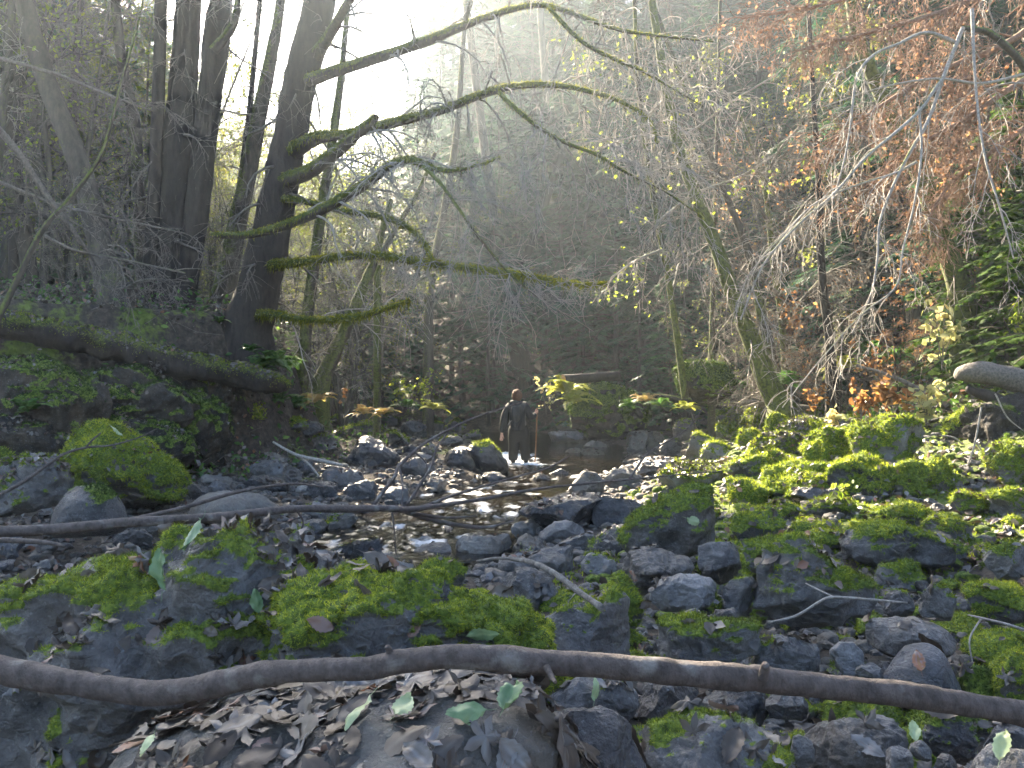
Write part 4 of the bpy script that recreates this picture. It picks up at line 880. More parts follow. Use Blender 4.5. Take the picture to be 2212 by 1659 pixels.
for a in [(350, 1232, 2.35, .13, 0, .15, 'large dark green serrated leaf drooping on the huge mossy boulder', (.2, -1, .2), 3),
          (770, 1530, 1.62, .085, 1, .95, 'broad pale green leaf on the slab just below the branch', (0, -.6, 1), 4), (870, 1530, 1.66, .08, 3, .85, 'second broad pale green leaf lying beside the first on the slab', (.1, -.7, 1), 5),
          (1010, 1535, 1.7, .085, 2, .35, 'blue green leaf folded on the slab near the angular block', (.1, -.7, 1), 6), (1100, 1505, 1.75, .10, 5, .2, 'narrow bright green rolled leaf at the top of the slab', (0, -.3, 1), 7),
          (320, 1608, 1.62, .065, 4, .8, 'pale leaf with its stalk pointing up at the left of the slab', (0, -.5, 1), 8), (1040, 1372, 2.2, .10, 6, .5, 'pale green leaf hanging on the long low boulder above the branch', (0, -1, .4), 9),
          (1290, 1490, 2.3, .085, 1, .6, 'mint green leaf between stones right below the branch', (.3, -1, .8), 10), (1975, 1580, 2.15, .085, 0, .8, 'upright pale green oval leaf by the shaded mossy rock', (0, -1, .3), 11),
          (2165, 1612, 2.0, .09, 5, .9, 'long cream leaf lying on the corner stone', (0, -.5, 1), 12), (1755, 1370, 3.3, .10, 5, .7, 'long pale green leaf draped on the grey boulder', (.2, -.8, .8), 13),
          (555, 1300, 2.5, .08, 2, .3, 'half green half brown leaf on the huge mossy boulder', (0, -1, .5), 14), (420, 1155, 2.75, .12, 3, .1, 'dark olive leaf standing at the crest of the huge boulder', (.2, -1, .4), 15),
          (1500, 1125, 6.5, .14, 1, .8, 'round pale leaf on the moss cap boulder', (0, -.6, 1), 16), (252, 930, 9.7, .20, 2, .8, 'white round leaf on top of the moss cloaked boulder', (0, -.5, 1), 17),
          (150, 960+22, 9.6, .17, 3, .9, 'pale leaf low on the moss cloaked boulder', (0, -1, .4), 18)]:
    spot_leaf(*a[:7], face=a[7], seed=a[8])
# everything else that fell: beyond counting
def litter():
    g = Geo(); r = RS(8)
    for i, (v, f, mk, lit, W) in enumerate(SURF):
        if lit <= 0: continue
        d = float(v[:, 1].mean()); ar = float(np.ptp(v[:, 0])*np.ptp(v[:, 1]))
        n = int(min(900, 26*lit*ar/(.006)*.10)) if d < 30 else 0
        if i == 2: n = 120
        if n < 1: continue
        pp, nn, _ = sample(v, f, n*3, None, i); k = nn[:, 2] > .5; pp, nn = pp[k][:n], nn[k][:n]
        pat = fbm(pp*2.5, 3, 6) > (-.05 if lit < 1 else -.4); pp, nn = pp[pat], nn[pat]
        if not len(pp): continue
        if i in (0, 1, 2) or d < 3:
            rr = RS(300+i)
            for p_, n_ in zip(pp, nn):
                k = rr.randint(13); lv, lf = LPROT[k]; B = basis(n_+(.10 if i == 2 else .2)*rr.randn(3), rr); g.add((lv*np.array([1, 1, .5 if i == 2 else 1]))@(B.T*rr.uniform(.05, .10))+p_+n_*.006, lf, 0, rr.rand()**1.2)
            continue
        V, Fq, A = leafquads(pp+nn*.012, (.04, .085), 100+i, norm=nn, asp=.7, fold=.5); g.add(V, Fq, 0, A)
    N_ = 36000
    d = np.exp(r.uniform(math.log(1.8), math.log(34), N_)); x = r.uniform(-700, 3000, N_); X = (x-1106)/F*d
    cx = np.interp(d, CY, CX); w = np.interp(d, CY, CW); e = np.abs(X-cx)-w
    k = (e > .1) & (r.rand(N_) < np.where(X < cx, .8, (.10+.8*sstep(1.5, 4, e))*(.16+.84*sstep(5, 9, d)))); d, X = d[k], X[k]
    p = np.stack([X, d, H(X, d)+.02+.05*r.rand(len(X))**2], 1); near = d < 5.5
    for p_ in p[near]:
        k = r.randint(13); lv, lf = LPROT[k]; B = basis(np.array([0, 0, 1])+.35*r.randn(3), r); g.add(lv@(B.T*r.uniform(.05, .11))+p_, lf, 0, r.rand()**1.2)
    p = p[~near]
    V, Fq, A = leafquads(p, (.05, .11), 77, 1.6, asp=.7, fold=.6); g.add(V, Fq, 0, A)
    tag(link('leaf_litter', g.mesh('leaf_litter', M_litter)), kind='stuff')
litter()

# ------------------------------------------------------------ ferns, shrubs, undergrowth
def fern(seed, n=16, L=.7, mt=None, name='fern'):
    r = RS(seed); g = Geo(); K = 12; s = np.linspace(0, 1, K); az = np.arange(n)*2.4+r.rand(n)*.6; Ls = L*(.65+.5*r.rand(n)); el = np.radians(r.uniform(25, 75, n))
    d = np.stack([np.cos(az)*np.cos(el), np.sin(az)*np.cos(el), np.sin(el)], 1)
    P_ = d[:, None]*(s[None, :, None]*Ls[:, None, None]); P_[..., 2] -= (s**2)[None]*Ls[:, None]*.62
    R_ = np.linspace(.006, .0015, K)[None].repeat(n, 0); g.add(*tubes(P_, R_, 3), 0, .3)
    m = 26; u = np.linspace(.14, .99, m); i = np.clip((u*(K-1)).astype(int), 0, K-2); w = (u*(K-1)-i)[None, :, None]
    o = P_[:, i]*(1-w)+P_[:, i+1]*w; t = nrm(P_[:, i+1]-P_[:, i]); sd = nrm(np.cross(t, np.array([0, 0, 1.]))+1e-6)
    pl = (np.sin(np.pi*u**.6)*.20+.02)[None, :, None]*Ls[:, None, None]
    for sg in (-1, 1):
        dr = nrm(sd*sg+t*.35+r.randn(n, m, 3)*.10+np.array([0, 0, -.18])); a = o; tip = o+dr*pl; mid = o+dr*pl*.45; wv = t*(.0165*L/.7)
        V = np.stack([a, mid-wv, tip, mid+wv], 2).reshape(-1, 3); g.add(V, np.arange(len(V)).reshape(-1, 4), 0, np.repeat(np.clip(.45+.25*np.tile(r.randn(n, 1), (1, m)).ravel(), 0, 1), 4))
    return g.mesh(name, mt or M_fern, smooth=False)
FERN = [fern(1), fern(2, 20), fern(3, 12), fern(4, 14, mt=M_fernd), fern(5, 18, mt=M_fernd), fern(6, 16, mt=leafy_mat('fern_yellow', [(0.0, (0.20, 0.26, 0.03)), (1.0, (0.50, 0.48, 0.08))], .55, .5))]
def place_fern(x, y, d, s, k, label, grp=None):
    o = link('fern', FERN[k], loc=P(x, y, d)); o.scale = (s,)*3; o.rotation_euler = (rnd.uniform(-.15, .15), rnd.uniform(-.15, .15), rnd.uniform(0, 6.3)); tag(o, label, 'fern', grp)
for a in [(590, 790, 15.6, 1.1, 1, 'bright bushy fern at the tip of the mossy log'), (560, 800, 15.9, .9, 0, 'fern behind the bushy one at the log tip'), (625, 790, 16.2, .8, 1, 'sunlit fern just right of the log tip'),
          (430, 690, 17.0, .9, 0, 'fern at the foot of the pair of dark trunks'), (470, 700, 16.2, .7, 2, 'small fern beside the arching tree base'), (540, 760, 15.3, .6, 2, 'fern under the arching tree'),
          (600, 870, 17.5, 1.0, 0, 'blue green fern over the far beach'), (640, 880, 18.5, 1.1, 1, 'wide arching fern over the far beach'), (680, 870, 19.0, 1.1, 3, 'yellowing fern with long arching fronds above mossy stones'),
          (560, 890, 17.0, .8, 2, 'low fern next to the bank end'), (785, 895, 20.5, .8, 4, 'tan dry fern glowing in the sun'), (830, 895, 20.5, .8, 3, 'golden dry fern right of the tan one'),
          (880, 880, 22.5, .9, 2, 'green plant like fern left of the creek bend'), (935, 885, 23.0, .9, 5, 'yellow green fern before the creek bend'), (1222, 852, 20.9, 1.5, 5, 'brilliant yellow fern hanging under the sawn log'),
          (1238, 872, 20.6, 1.1, 5, 'lower brilliant yellow fern by the moss mound'), (1395, 868, 20.3, .9, 3, 'arching pale fern right of the moss mound'), (1430, 880, 19.6, .9, 2, 'green fern among rotting wood'),
          (1480, 885, 19.0, .7, 5, 'lit small fern behind the upright pale stone'), (1360, 880, 19.5, .7, 0, 'fern between moss mound and creek'), (1880, 770, 16.8, 1.0, 0, 'blue green fern behind the thin lit trunk'),
          (1930, 780, 16.2, 1.0, 1, 'wide fern above the dry plants'), (1820, 800, 16.8, .9, 5, 'yellow lit fern at the base of the thin trunk'), (2110, 700, 15.2, 1.1, 0, 'fern on the right slope under evergreen boughs'),
          (2170, 740, 14.0, 1.0, 2, 'fern near the right edge above the grey log'), (2050, 760, 15.0, .9, 1, 'fern behind the pale leaved sapling'), (60, 890, 12.0, .8, 2, 'pale arching fern frond clump at the left bank'),
          (1700, 830, 17.8, .9, 0, 'fern right of the bowed trunk'), (1600, 840, 19.5, .9, 2, 'shaded fern left of the bowed trunk'), (200, 690, 16.8, .8, 0, 'fern behind the mossy log far left'), (300, 700, 17.2, .9, 2, 'fern behind the mossy log nearer the dark trunks')]:
    place_fern(*a)
def shrub(label, x, y, d, h, n, lm, lsz, leaves, seed, name='shrub', tm=None, cat='shrub', lean=0, spread=.35):
    r = RS(seed); base = P(x, y, d); root = link(name, None, loc=base); tag(root, label, cat); g = Geo(); K = 9; s = np.linspace(0, 1, K)
    P_ = np.zeros((n, K, 3)); a = r.rand(n)*6.28; sp = spread*(.3+r.rand(n)); hh = h*(.6+.5*r.rand(n))
    P_[..., 0] = (np.cos(a)*sp+lean)[:, None]*h*s[None]**1.4; P_[..., 1] = (np.sin(a)*sp)[:, None]*h*s[None]**1.4; P_[..., 2] = hh[:, None]*(s-.12*s**3)[None]
    R_ = np.linspace(.008, .003, K)[None].repeat(n, 0)*(.6+.4*h); g.add(*tubes(P_, R_, 4), 0, .2)
    a1, b1 = grow(P_, R_, 5, (h*.2, h*.4), (30, 70), 5, .25, seed=seed, rmin=.0025); g.add(*tubes(a1, b1, 3), 0, .2); link('stems', g.mesh('stems', tm or M_twigd), root)
    g = Geo(); pts = np.concatenate([a1[:, 1:].reshape(-1, 3), P_[:, 4:].reshape(-1, 3)]); pp = pts[r.randint(len(pts), size=leaves)]+r.randn(leaves, 3)*.03
    V, Fq, A = leafquads(pp, lsz, seed, .8, asp=.62); g.add(V, Fq, 0, A); link('leaves', g.mesh('leaves', lm), root); return root
M_leafcream = leafy_mat('cream_leaves', [(0.0, (0.30, 0.32, 0.10)), (0.6, (0.55, 0.52, 0.26)), (1.0, (0.66, 0.50, 0.20))], .5, .5)
for a in [('sapling with large pale oval leaves above the dry plants', 2035, 800, 13.6, 1.2, 5, M_leafcream, (.10, .18), 95, 1), ('dry orange brown leaves hanging on dead stems behind the tallest boulder', 1930, 905, 13.2, .75, 9, M_leafo, (.09, .17), 150, 2),
          ('cream and orange withered plant left of the root hollow', 2000, 920, 13.0, .7, 8, M_leafcream, (.10, .18), 70, 3), ('withered orange plant over the lit leafy hummock', 1860, 905, 14.0, .6, 7, M_leafo, (.08, .15), 110, 4),
          ('yellow leafed bush among mossy stones below the withered plants', 1800, 930, 13.2, .35, 6, M_leafcream, (.08, .14), 50, 5), ('small shrub with rusty leaves at the top of the bank', 1760, 900, 15.5, .6, 6, M_leafo, (.07, .12), 70, 6),
          ('low green herb patch in front of the dark hollow', 2060, 1022, 10.8, .16, 8, M_leafy, (.05, .09), 60, 7), ('twig with glowing orange leaves left of the tan fern', 733, 880, 18.5, .55, 2, M_leafo, (.09, .15), 16, 8),
          ('thin shrub of yellow leaves right behind the wader', 1180, 895, 24, 1.0, 5, M_leafcream, (.08, .14), 60, 9), ('pale leafed shrub left of the creek bend', 870, 890, 24, 1.0, 6, M_leafy, (.08, .14), 110, 10),
          ('thin shrub with yellow green leaves above the creek bend', 925, 880, 26, 1.2, 6, M_leafy, (.08, .14), 110, 11), ('leafy green shrub on the far beach slope', 520, 905, 16.8, .5, 8, M_leafy, (.05, .08), 160, 12),
          ('green herb patch on the far beach by the ferns', 560, 915, 16.0, .35, 9, M_leafy, (.05, .08), 160, 13), ('brown bramble beneath the bowed trunk', 1640, 860, 18.2, .7, 10, M_litter, (.05, .09), 60, 14),
          ('rusty leafed bramble behind the thin lit trunk', 1900, 830, 15.5, .8, 8, M_leafo, (.06, .1), 90, 15), ('orange maple sapling behind the bowed trunk', 1720, 740, 19.5, 1.4, 6, M_leafo, (.08, .13), 120, 16),
          ('sapling with russet leaves left of the curving mossy trunk', 1960, 700, 18.0, 1.6, 6, M_leafo, (.07, .12), 60, 17), ('leafy green shrub at the right edge of the slope', 2200, 780, 13.0, .9, 8, M_leafy, (.06, .1), 160, 18),
          ('dry leaves caught on stems at the bank left of the hidden log', 330, 830, 14.0, .5, 5, M_litter, (.07, .12), 40, 19), ('sprig of green leaves right of the leafy mossy boulder', 1810, 1100, 8.6, .3, 5, M_leafy, (.05, .09), 30, 20)]:
    shrub(*a)
def sapling():
    base = P(2175, 985, 9.8); root = link('conifer_sapling', None, loc=base); tag(root, 'tiny fir sapling standing on the sunlit moss hump at the right edge', 'sapling'); r = RS(2)
    g = Geo(); g.add(*tubes(np.array([(0, 0, -.05), (0, 0, .12), (.005, 0, .26)]), np.array([.005, .004, .001]), 5), 0, 0); link('trunk', g.mesh('trunk', M_twigd), root)
    g = Geo(); 
    for z, L in ((.03, .11), (.09, .09), (.15, .07), (.20, .045), (.24, .02)):
        for k in range(6):
            a = k*1.05+z*9; d = np.array([math.cos(a), math.sin(a), .12]); V, f, A = blades(np.array([0, 0, z])+d*(np.linspace(.1, 1, 14)*L)[:, None], np.tile(d, (14, 1)), .03, .006, k, .9, 0); g.add(V, f, 0, .8)
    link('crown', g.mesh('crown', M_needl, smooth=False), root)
sapling()
def ground_moss():
    r = RS(21); N_ = 24000; d = np.exp(r.uniform(math.log(6.5), math.log(22), N_)); x = r.uniform(1150, 2330, N_); X = (x-1106)/F*d
    e = X-np.interp(d, CY, CX)-np.interp(d, CY, CW); k = (e > 1.0) & (fbm(np.stack([X*1.3, d*1.3, X*0], -1), 4, 51)+.12*sstep(1, 3, e) > -.05); X, d = X[k], d[k]
    val = np.clip(.5+.5*fbm(np.stack([X*5, d*5, X*0], -1), 3, 3)+.2*r.randn(len(X)), 0, 1)
    V, Fq, A = blades(np.stack([X, d, H(X, d)], 1), np.array([[0, 0, 1.]]), .045, .022, 3, .8, 0, val); g = Geo(); g.add(V, Fq, 0, A)
    tag(link('ground_moss', g.mesh('ground_moss', M_moss, smooth=False)), kind='stuff')
ground_moss()
def undergrowth():
    r = RS(12); N_ = 34000; g = Geo()
    d = 13+38*r.rand(N_)**1.2; x = r.uniform(-150, 2360, N_); X = (x-1106)/F*d; cx = np.interp(d, CY, CX); w = np.interp(d, CY, CW); e = X-cx
    k = ((e > w+5.0) | (e < -w-2.5) | (d > 33)) & (fbm(np.stack([X*.5, d*.5, X*0], -1), 3, 44) > -.12); X, d = X[k], d[k]
    hgt = .05+.45*r.rand(len(X))**1.5*(.4+.8*r.rand(len(X)))
    p = np.stack([X, d, H(X, d)+hgt], 1); j = len(p)//2
    V, Fq, A = leafquads(p[:j], (.06, .15), 5, .6, asp=.5); g.add(V, Fq, 0, A)
    V, Fq, A = leafquads(p[j:], (.05, .11), 6, .9, asp=.7); g.add(V, Fq, 1, A)
    q = p[::6]; n = len(q); P_ = q[:, None]-np.array([0, 0, .1])+nrm(r.randn(n, 3)*np.array([1, 1, .6]))[:, None]*(np.linspace(-.5, .5, 5)[None, :, None]*r.uniform(.4, 1.4, (n, 1, 1)))+.05*r.randn(n, 5, 3)
    g.add(*tubes(P_, np.full((n, 5), .006), 3), 2, .2)
    tag(link('undergrowth', g.mesh('undergrowth', [M_fern, M_litter, M_twigd])), kind='stuff')
undergrowth()

# ------------------------------------------------------------ the wader
def skin(name, verts, edges, radii, mt, parent, root=0, sub=2, fat=1.0):
    me = bpy.data.meshes.new(name); me.from_pydata([tuple(v) for v in verts], edges, []); me.materials.append(mt)
    o = link(name, me, parent); m = o.modifiers.new('skin', 'SKIN'); m.use_smooth_shade = True
    for i, rr in enumerate(radii):
        sv = me.skin_vertices[0].data[i]; sv.radius = tuple(x*fat for x in rr) if isinstance(rr, tuple) else (rr*fat, rr*fat); sv.use_root = i == root
    s = o.modifiers.new('subsurf', 'SUBSURF'); s.levels = sub; s.render_levels = sub; return o
def chain(groups):
    V, E, Rr = [], [], []
    for start, pts in groups:
        prev = start
        for (p, r_) in pts:
            V.append(p); Rr.append(r_); i = len(V)-1
            if prev is not None: E.append((prev, i))
            prev = i
    return V, E, Rr
def wader():
    D = 19.8; base = np.array([P(1121, 990, D)[0], D, -.08])
    q = lambda x, y, dy=0.0: P(x, y, D)+np.array([0, dy, 0])-base
    M_skin = plain_mat('skin', (.55, .33, .24), .6, .08); M_jack = plain_mat('navy_jacket', (.008, .009, .014), .8, .3, 60); M_pale = plain_mat('grey_mesh_panel', (.11, .105, .11), .8, .2, 80)
    M_tr = plain_mat('dark_olive_trousers', (.012, .010, .008), .85, .3, 50); M_boot = plain_mat('boots', (.02, .018, .016), .6); M_hair = plain_mat('auburn_hair', (.085, .035, .016), .8, .6, 90)
    M_bag = plain_mat('backpack_cloth', (.012, .014, .018), .7, .3, 70); M_staff = plain_mat('staff_wood', (.22, .11, .05), .7, .3, 30)
    root = link('person', None, loc=base); tag(root, 'person in navy hooded jacket and dark trousers wading away upstream with a staff', 'person')
    # one body: pelvis, spine, head, arms with hands, legs
    V, E, Rr = chain([(None, [(q(1120, 934), (.10, .08)), (q(1119, 915), (.10, .08)), (q(1117, 895), (.11, .08)), (q(1116, 878), (.10, .08)), (q(1116, 867), .058), (q(1116.5, 860, .01), .062), (q(1117, 853, .015), .082), (q(1117, 848, .01), .06)])])
    def add(prev, pts):
        nonlocal V, E, Rr
        idx = []
        for p, r_ in pts:
            V.append(p); Rr.append(r_); i = len(V)-1; E.append((prev, i)); prev = i; idx.append(i)
        return idx
    la = add(3, [(q(1097, 877), .058), (q(1090, 905, -.02), .042), (q(1085, 930, .03), .032), (q(1083.5, 938, .04), .027), (q(1083, 944, .045), .034)])
    for k in range(4): add(la[-1], [(q(1080+k*2.0, 949, .05), .0095), (q(1080.5+k*1.8, 953.5-abs(k-1.5)*.9, .055), .008)])
    add(la[-2], [(q(1088, 944, .03), .011), (q(1088.5, 948, .03), .009)])
    ra = add(3, [(q(1136, 876), .058), (q(1146, 902, .04), .042), (q(1153, 899, .14), .033), (q(1158.5, 893, .20), .026), (q(1159.5, 889, .22), .032)])
    for k in range(4): add(ra[-1], [(q(1163, 887+k*1.9, .235), .0095), (q(1159.5, 886.6+k*1.9, .265), .009)])
    add(ra[-2], [(q(1157, 886, .20), .011), (q(1160, 884, .20), .009)])
    for kx, fx in ((1111, 1108), (1132, 1136)):
        add(0, [(q(kx+1, 945), .07), (q(kx, 966, -.02), .05), (q(fx, 985), .04), (q(fx, 994), .03), (q(fx+.5, 998, .12), .03)])
    b = skin('body', V, E, Rr, M_skin, root)
    V, E, Rr = chain([(None, [(q(1119.5, 936), (.16, .12)), (q(1118.5, 917), (.155, .12)), (q(1117, 897), (.18, .135)), (q(1116, 881), (.165, .12)), (q(1116, 871), (.10, .09)), (q(1116, 866), (.08, .08))])])
    add(3, [(q(1097.5, 877), .078), (q(1093, 890, -.01), .066), (q(1089, 906, -.02), .060), (q(1086, 922, .01), .052), (q(1084, 936, .035), .045)])
    add(3, [(q(1135.5, 876), .078), (q(1141, 888, .01), .066), (q(1145, 902, .04), .060), (q(1152, 900.5, .12), .050), (q(1157.5, 895, .19), .042)])
    j = skin('jacket', V, E, Rr, M_jack, root, fat=1.58)
    # hood collar lying on the neck
    g = Geo(); v, f = ico(3); g.add((v*np.array([.125, .11, .055])*(1+.15*fbm(v*3, 3, 2))[:, None])+q(1113, 868.5, -.03), f, 0, 0); link('hood', g.mesh('hood', M_jack), j)
    g = Geo(); v, f = ico(3); vv = v*np.array([.192, .115, .14]); vv = vv[:]+q(1119, 914.5, -.03); g.add(vv, f, 0, 0); link('pale_panel', g.mesh('pale_panel', M_pale), j)
    V, E, Rr = chain([(None, [(q(1119.5, 915), (.14, .11)), (q(1119.5, 926), (.155, .12)), (q(1120, 940), (.165, .13))])])
    for kx, fx in ((1110.5, 1108.5), (1131.5, 1135)):
        add(2, [(q(kx, 950), .105), (q(kx, 965, -.02), .085), (q(fx, 979, .0), .078), (q(fx, 989), .074), (q(fx, 996), .070)])
    skin('trousers', V, E, Rr, M_tr, root, fat=1.58)
    th = np.linspace(0, 2*math.pi, 25)[:-1]; g = Geo(); c = q(1119.5, 924.5); ring = np.stack([np.cos(th)*.205, np.sin(th)*.15, th*0], 1)
    g.add(np.concatenate([ring+c, ring+c+np.array([0, 0, .035])]), [(i, (i+1) % 24, 24+(i+1) % 24, 24+i) for i in range(24)], 0, 0); link('belt', g.mesh('belt', M_boot), root)
    for fx in (1108.5, 1135.5):
        V, E, Rr = chain([(None, [(q(fx, 985), .070), (q(fx, 994), .062), (q(fx, 999, .06), .055), (q(fx, 1001, .17), .046)])]); skin('boot', V, E, Rr, M_boot, root)
    g = Geo(); v, f = ico(4); hv = v*np.array([.118, .125, .135]); hv = hv*(1+.10*fbm(v*4, 4, 6)+.05*fbm(v*14, 3, 7))[:, None]; hv[:, 2] -= .03*(v[:, 1] < 0)*(v[:, 2] < 0); g.add(hv+q(1116.8, 853.5, -.005), f, 0, 0); link('hair', g.mesh('hair', M_hair), root)
    # backpack worn on the back, staff in the hand
    bb = base+q(1115, 897, -.20); bag = link('backpack', None, loc=bb); tag(bag, 'small dark tapered backpack on the back of the wader', 'backpack')
    g = Geo(); v, f = ico(4); w = .78+.25*v[:, 2]; bv = np.sign(v)*np.abs(v)**.75*np.array([.145, .09, .26]); bv[:, 0] *= w; bv = bv*(1+.05*fbm(v*3, 3, 9))[:, None]; g.add(bv, f, 0, 0); link('pack_body', g.mesh('pack_body', M_bag), bag)
    g = Geo(); g.add(v*np.array([.085, .05, .10])*(1+.05*fbm(v*3, 3, 9))[:, None]+np.array([0, -.06, -.06]), f, 0, 0); link('front_pocket', g.mesh('front_pocket', M_boot), bag)
    for sx in (-1, 1):
        p = resample([(sx*.09, .03, .22), (sx*.13, .13, .245), (sx*.15, .24, .19)], 12); V_, f_ = tubes(p, np.full(12, .018), 8); g = Geo(); g.add(V_, f_, 0, 0); link('strap', g.mesh('strap', M_bag), bag)
        p = resample([(sx*.09, .02, -.1), (sx*.15, .05, -.16), (sx*.19, .12, -.22)], 8); V_, f_ = tubes(p, np.full(8, .010), 6); g = Geo(); g.add(V_, f_, 0, 0); link('strap', g.mesh('strap', M_pale), bag)
    s0 = base+q(1156, 1003, .23); s1 = base+q(1160.5, 882, .245); p = resample([s0, (s0*.5+s1*.5)+np.array([.01, 0, 0]), s1], 20); V_, f_ = tubes(p-s0, np.linspace(.015, .02, 20), 10, 3, .12, 20)
    g = Geo(); g.add(V_, f_, 0, 0); st = link('walking_staff', g.mesh('walking_staff', M_staff), loc=s0); tag(st, 'reddish wooden walking staff planted in the creek by the wader', 'staff')
wader()
# ------------------------------------------------------------ hero trees traced from the view
def tube_obj(name, p, r, mt, parent=None, sides=12, rough=0.18, seed=0, moss=0.3, rs=6.0, fuzz=0, fz=(0.035, 0.012), cent=None):
    V, Fq = tubes(p, r, sides, seed, rough, rs)
    T, K = (1, len(p)) if np.asarray(p).ndim == 2 else np.asarray(p).shape[:2]
    cen = np.repeat(np.asarray(p).reshape(-1, 3), sides, 0); n = nrm(V-cen)
    mv = tube_mossval(V, n[:, 2]-0.35*n[:, 0], seed, moss)
    g = Geo(); g.add(V, Fq, 0, mv)
    o = link(name, g.mesh(name, mt), parent)
    if fuzz:
        tri = np.concatenate([Fq[:, [0, 1, 2]], Fq[:, [0, 2, 3]]])
        pp, nn, _ = sample(V, tri, fuzz, np.clip(mv-0.3, 0, 1), seed+1)
        nn = np.where((((nn*(pp-pp.mean(0))).sum(1)) > -9)[:, None], nn, nn)
        V2, F2, A2 = blades(pp, nn, fz[0], fz[1], seed+2, 0.7, 0.5)
        g2 = Geo(); g2.add(V2, F2, 0, A2)
        if name == 'branch':
            j = RS(seed).rand(len(pp)) < .3; V2, F2, A2 = blades(pp[j], nn[j]*.3, fz[0]*2.4, fz[1], seed+3, 0.25, 1.2); g2.add(V2, F2, 0, A2); link('moss', g2.mesh('moss', M_mossb, smooth=False), o)
    return o
def extend_up(pts, top_y=-700, lean=0.0):
    """continue a traced trunk above the frame with the same lean"""
    (x0, y0, r0), (x1, y1, r1) = pts[0], pts[1]
    k = (x0-x1)/(y0-y1)
    return [(x0+k*(top_y-y0)*0.8, top_y, r0*0.45), (x0+k*(top_y/2-y0)*.9, top_y/2, r0*0.75)]+pts
TREES = []
def hero(label, pts, d, cat='tree', mt=None, moss=.3, branches=(), seed=0, sides=14, rough=.16, fuzz=0, name='tree', top=-700, ext=True, d1=None, dead=14, twig=True, rs=5.0, K=46, group=None):
    if ext: pts = extend_up(pts, top)
    p, r = path3(pts, (d1 or d), d, K)
    base = p[-1].copy(); root = link(name, None, loc=base); tag(root, label, cat, group)
    r[-3:] *= np.array([1.03, 1.08, 1.18]); p = p-base
    gz = min(-0.5, float(H(base[0], base[1]))-base[2]-.3)
    p = np.vstack([p, p[-1]+np.array([0, 0, gz])]); r = np.append(r, r[-1]*(1.05 if gz < -.8 else 1.15))
    tube_obj('trunk', p, r, mt or M_bark, root, sides, rough, seed, moss, rs, fuzz, (0.05, 0.02))
    for i, b in enumerate(branches):
        b['p'] = [(b['p'][0][0]-(14 if ext and b['p'][0][2] > 5 else 0), *b['p'][0][1:])]+list(b['p'][1:])
        bp, br = path3(b['p'], b.get('d0', d), b.get('d1', d-2), b.get('K', 30), 0.0, i); bp = bp-base
        bo = tube_obj('branch', bp, br, b.get('mt', M_barkm), root, 8, .22, seed+i, b.get('moss', .5), 10, b.get('fuzz', 0), b.get('fz', (.045, .014)))
        if b.get('tw', 6):
            twigs('twigs', bp, br, bo, M_twig, b.get('tw', 6), b.get('ln', (.7, 1.9)), droop=b.get('droop', .4), seed=seed*7+i, n2=5, n3=b.get('n3', 3), leaves=b.get('lv', 0), lm=b.get('lm'))
    if dead and twig:
        twigs('twigs', p[6:], r[6:], root, M_twigd, dead, (.8, 2.4), (55, 95), .2, seed+50, 6, 4, rmin=.0032, t0=0.0, wig=.12, rr0=.11)
    TREES.append((root, base)); return root
hero('tall straight dark trunk, the widest of the pair standing behind the mossy log', [(408,-10,26),(402,100,28),(390,250,31),(378,400,35),(367,550,37),(356,690,41)], 17.3, seed=1, moss=.05, sides=20, rough=.2, fuzz=500, dead=5)
hero('dark trunk forked high up, growing against the widest trunk', [(478,-10,24),(468,80,28),(455,200,25),(440,330,25),(425,450,26),(412,560,24),(388,685,27)], 17.2, seed=2, moss=.1, sides=16, fuzz=400, branches=[dict(p=[(475,110,12),(500,60,10),(512,20,8),(515,-60,6),(520,-200,3)], d0=16.8, d1=16.5, tw=4)], dead=4)
hero('slim dark trunk left of the widest trunk', [(348,-10,13),(345,120,13),(338,300,14),(332,450,14),(325,560,15),(320,680,16)], 17, seed=3, moss=.2, dead=6)
hero('thick moss streaked trunk leaning left, in the left thicket', [(50,-10,19),(75,90,20),(110,200,21),(150,300,22),(185,400,23),(210,500,25),(232,590,29),(250,640,34)], 15.5, seed=4, mt=M_barkm, moss=.18, sides=16, fuzz=2500, d1=17, dead=7)
hero('leaning trunk with sunlit right edge between the dark pair and the arching tree', [(607,0,10),(590,100,13),(560,250,16),(535,380,18),(510,500,20),(490,600,23),(470,675,26)], 19.0, seed=5, mt=M_barkm, moss=.4, fuzz=1500, dead=7)
hero('second lesser trunk beside the leaning sunlit edged trunk', [(545,180,6),(530,330,9),(512,480,11),(500,580,12),(492,675,13)], 20.5, seed=6, moss=.3, ext=True, dead=8)
A = dict
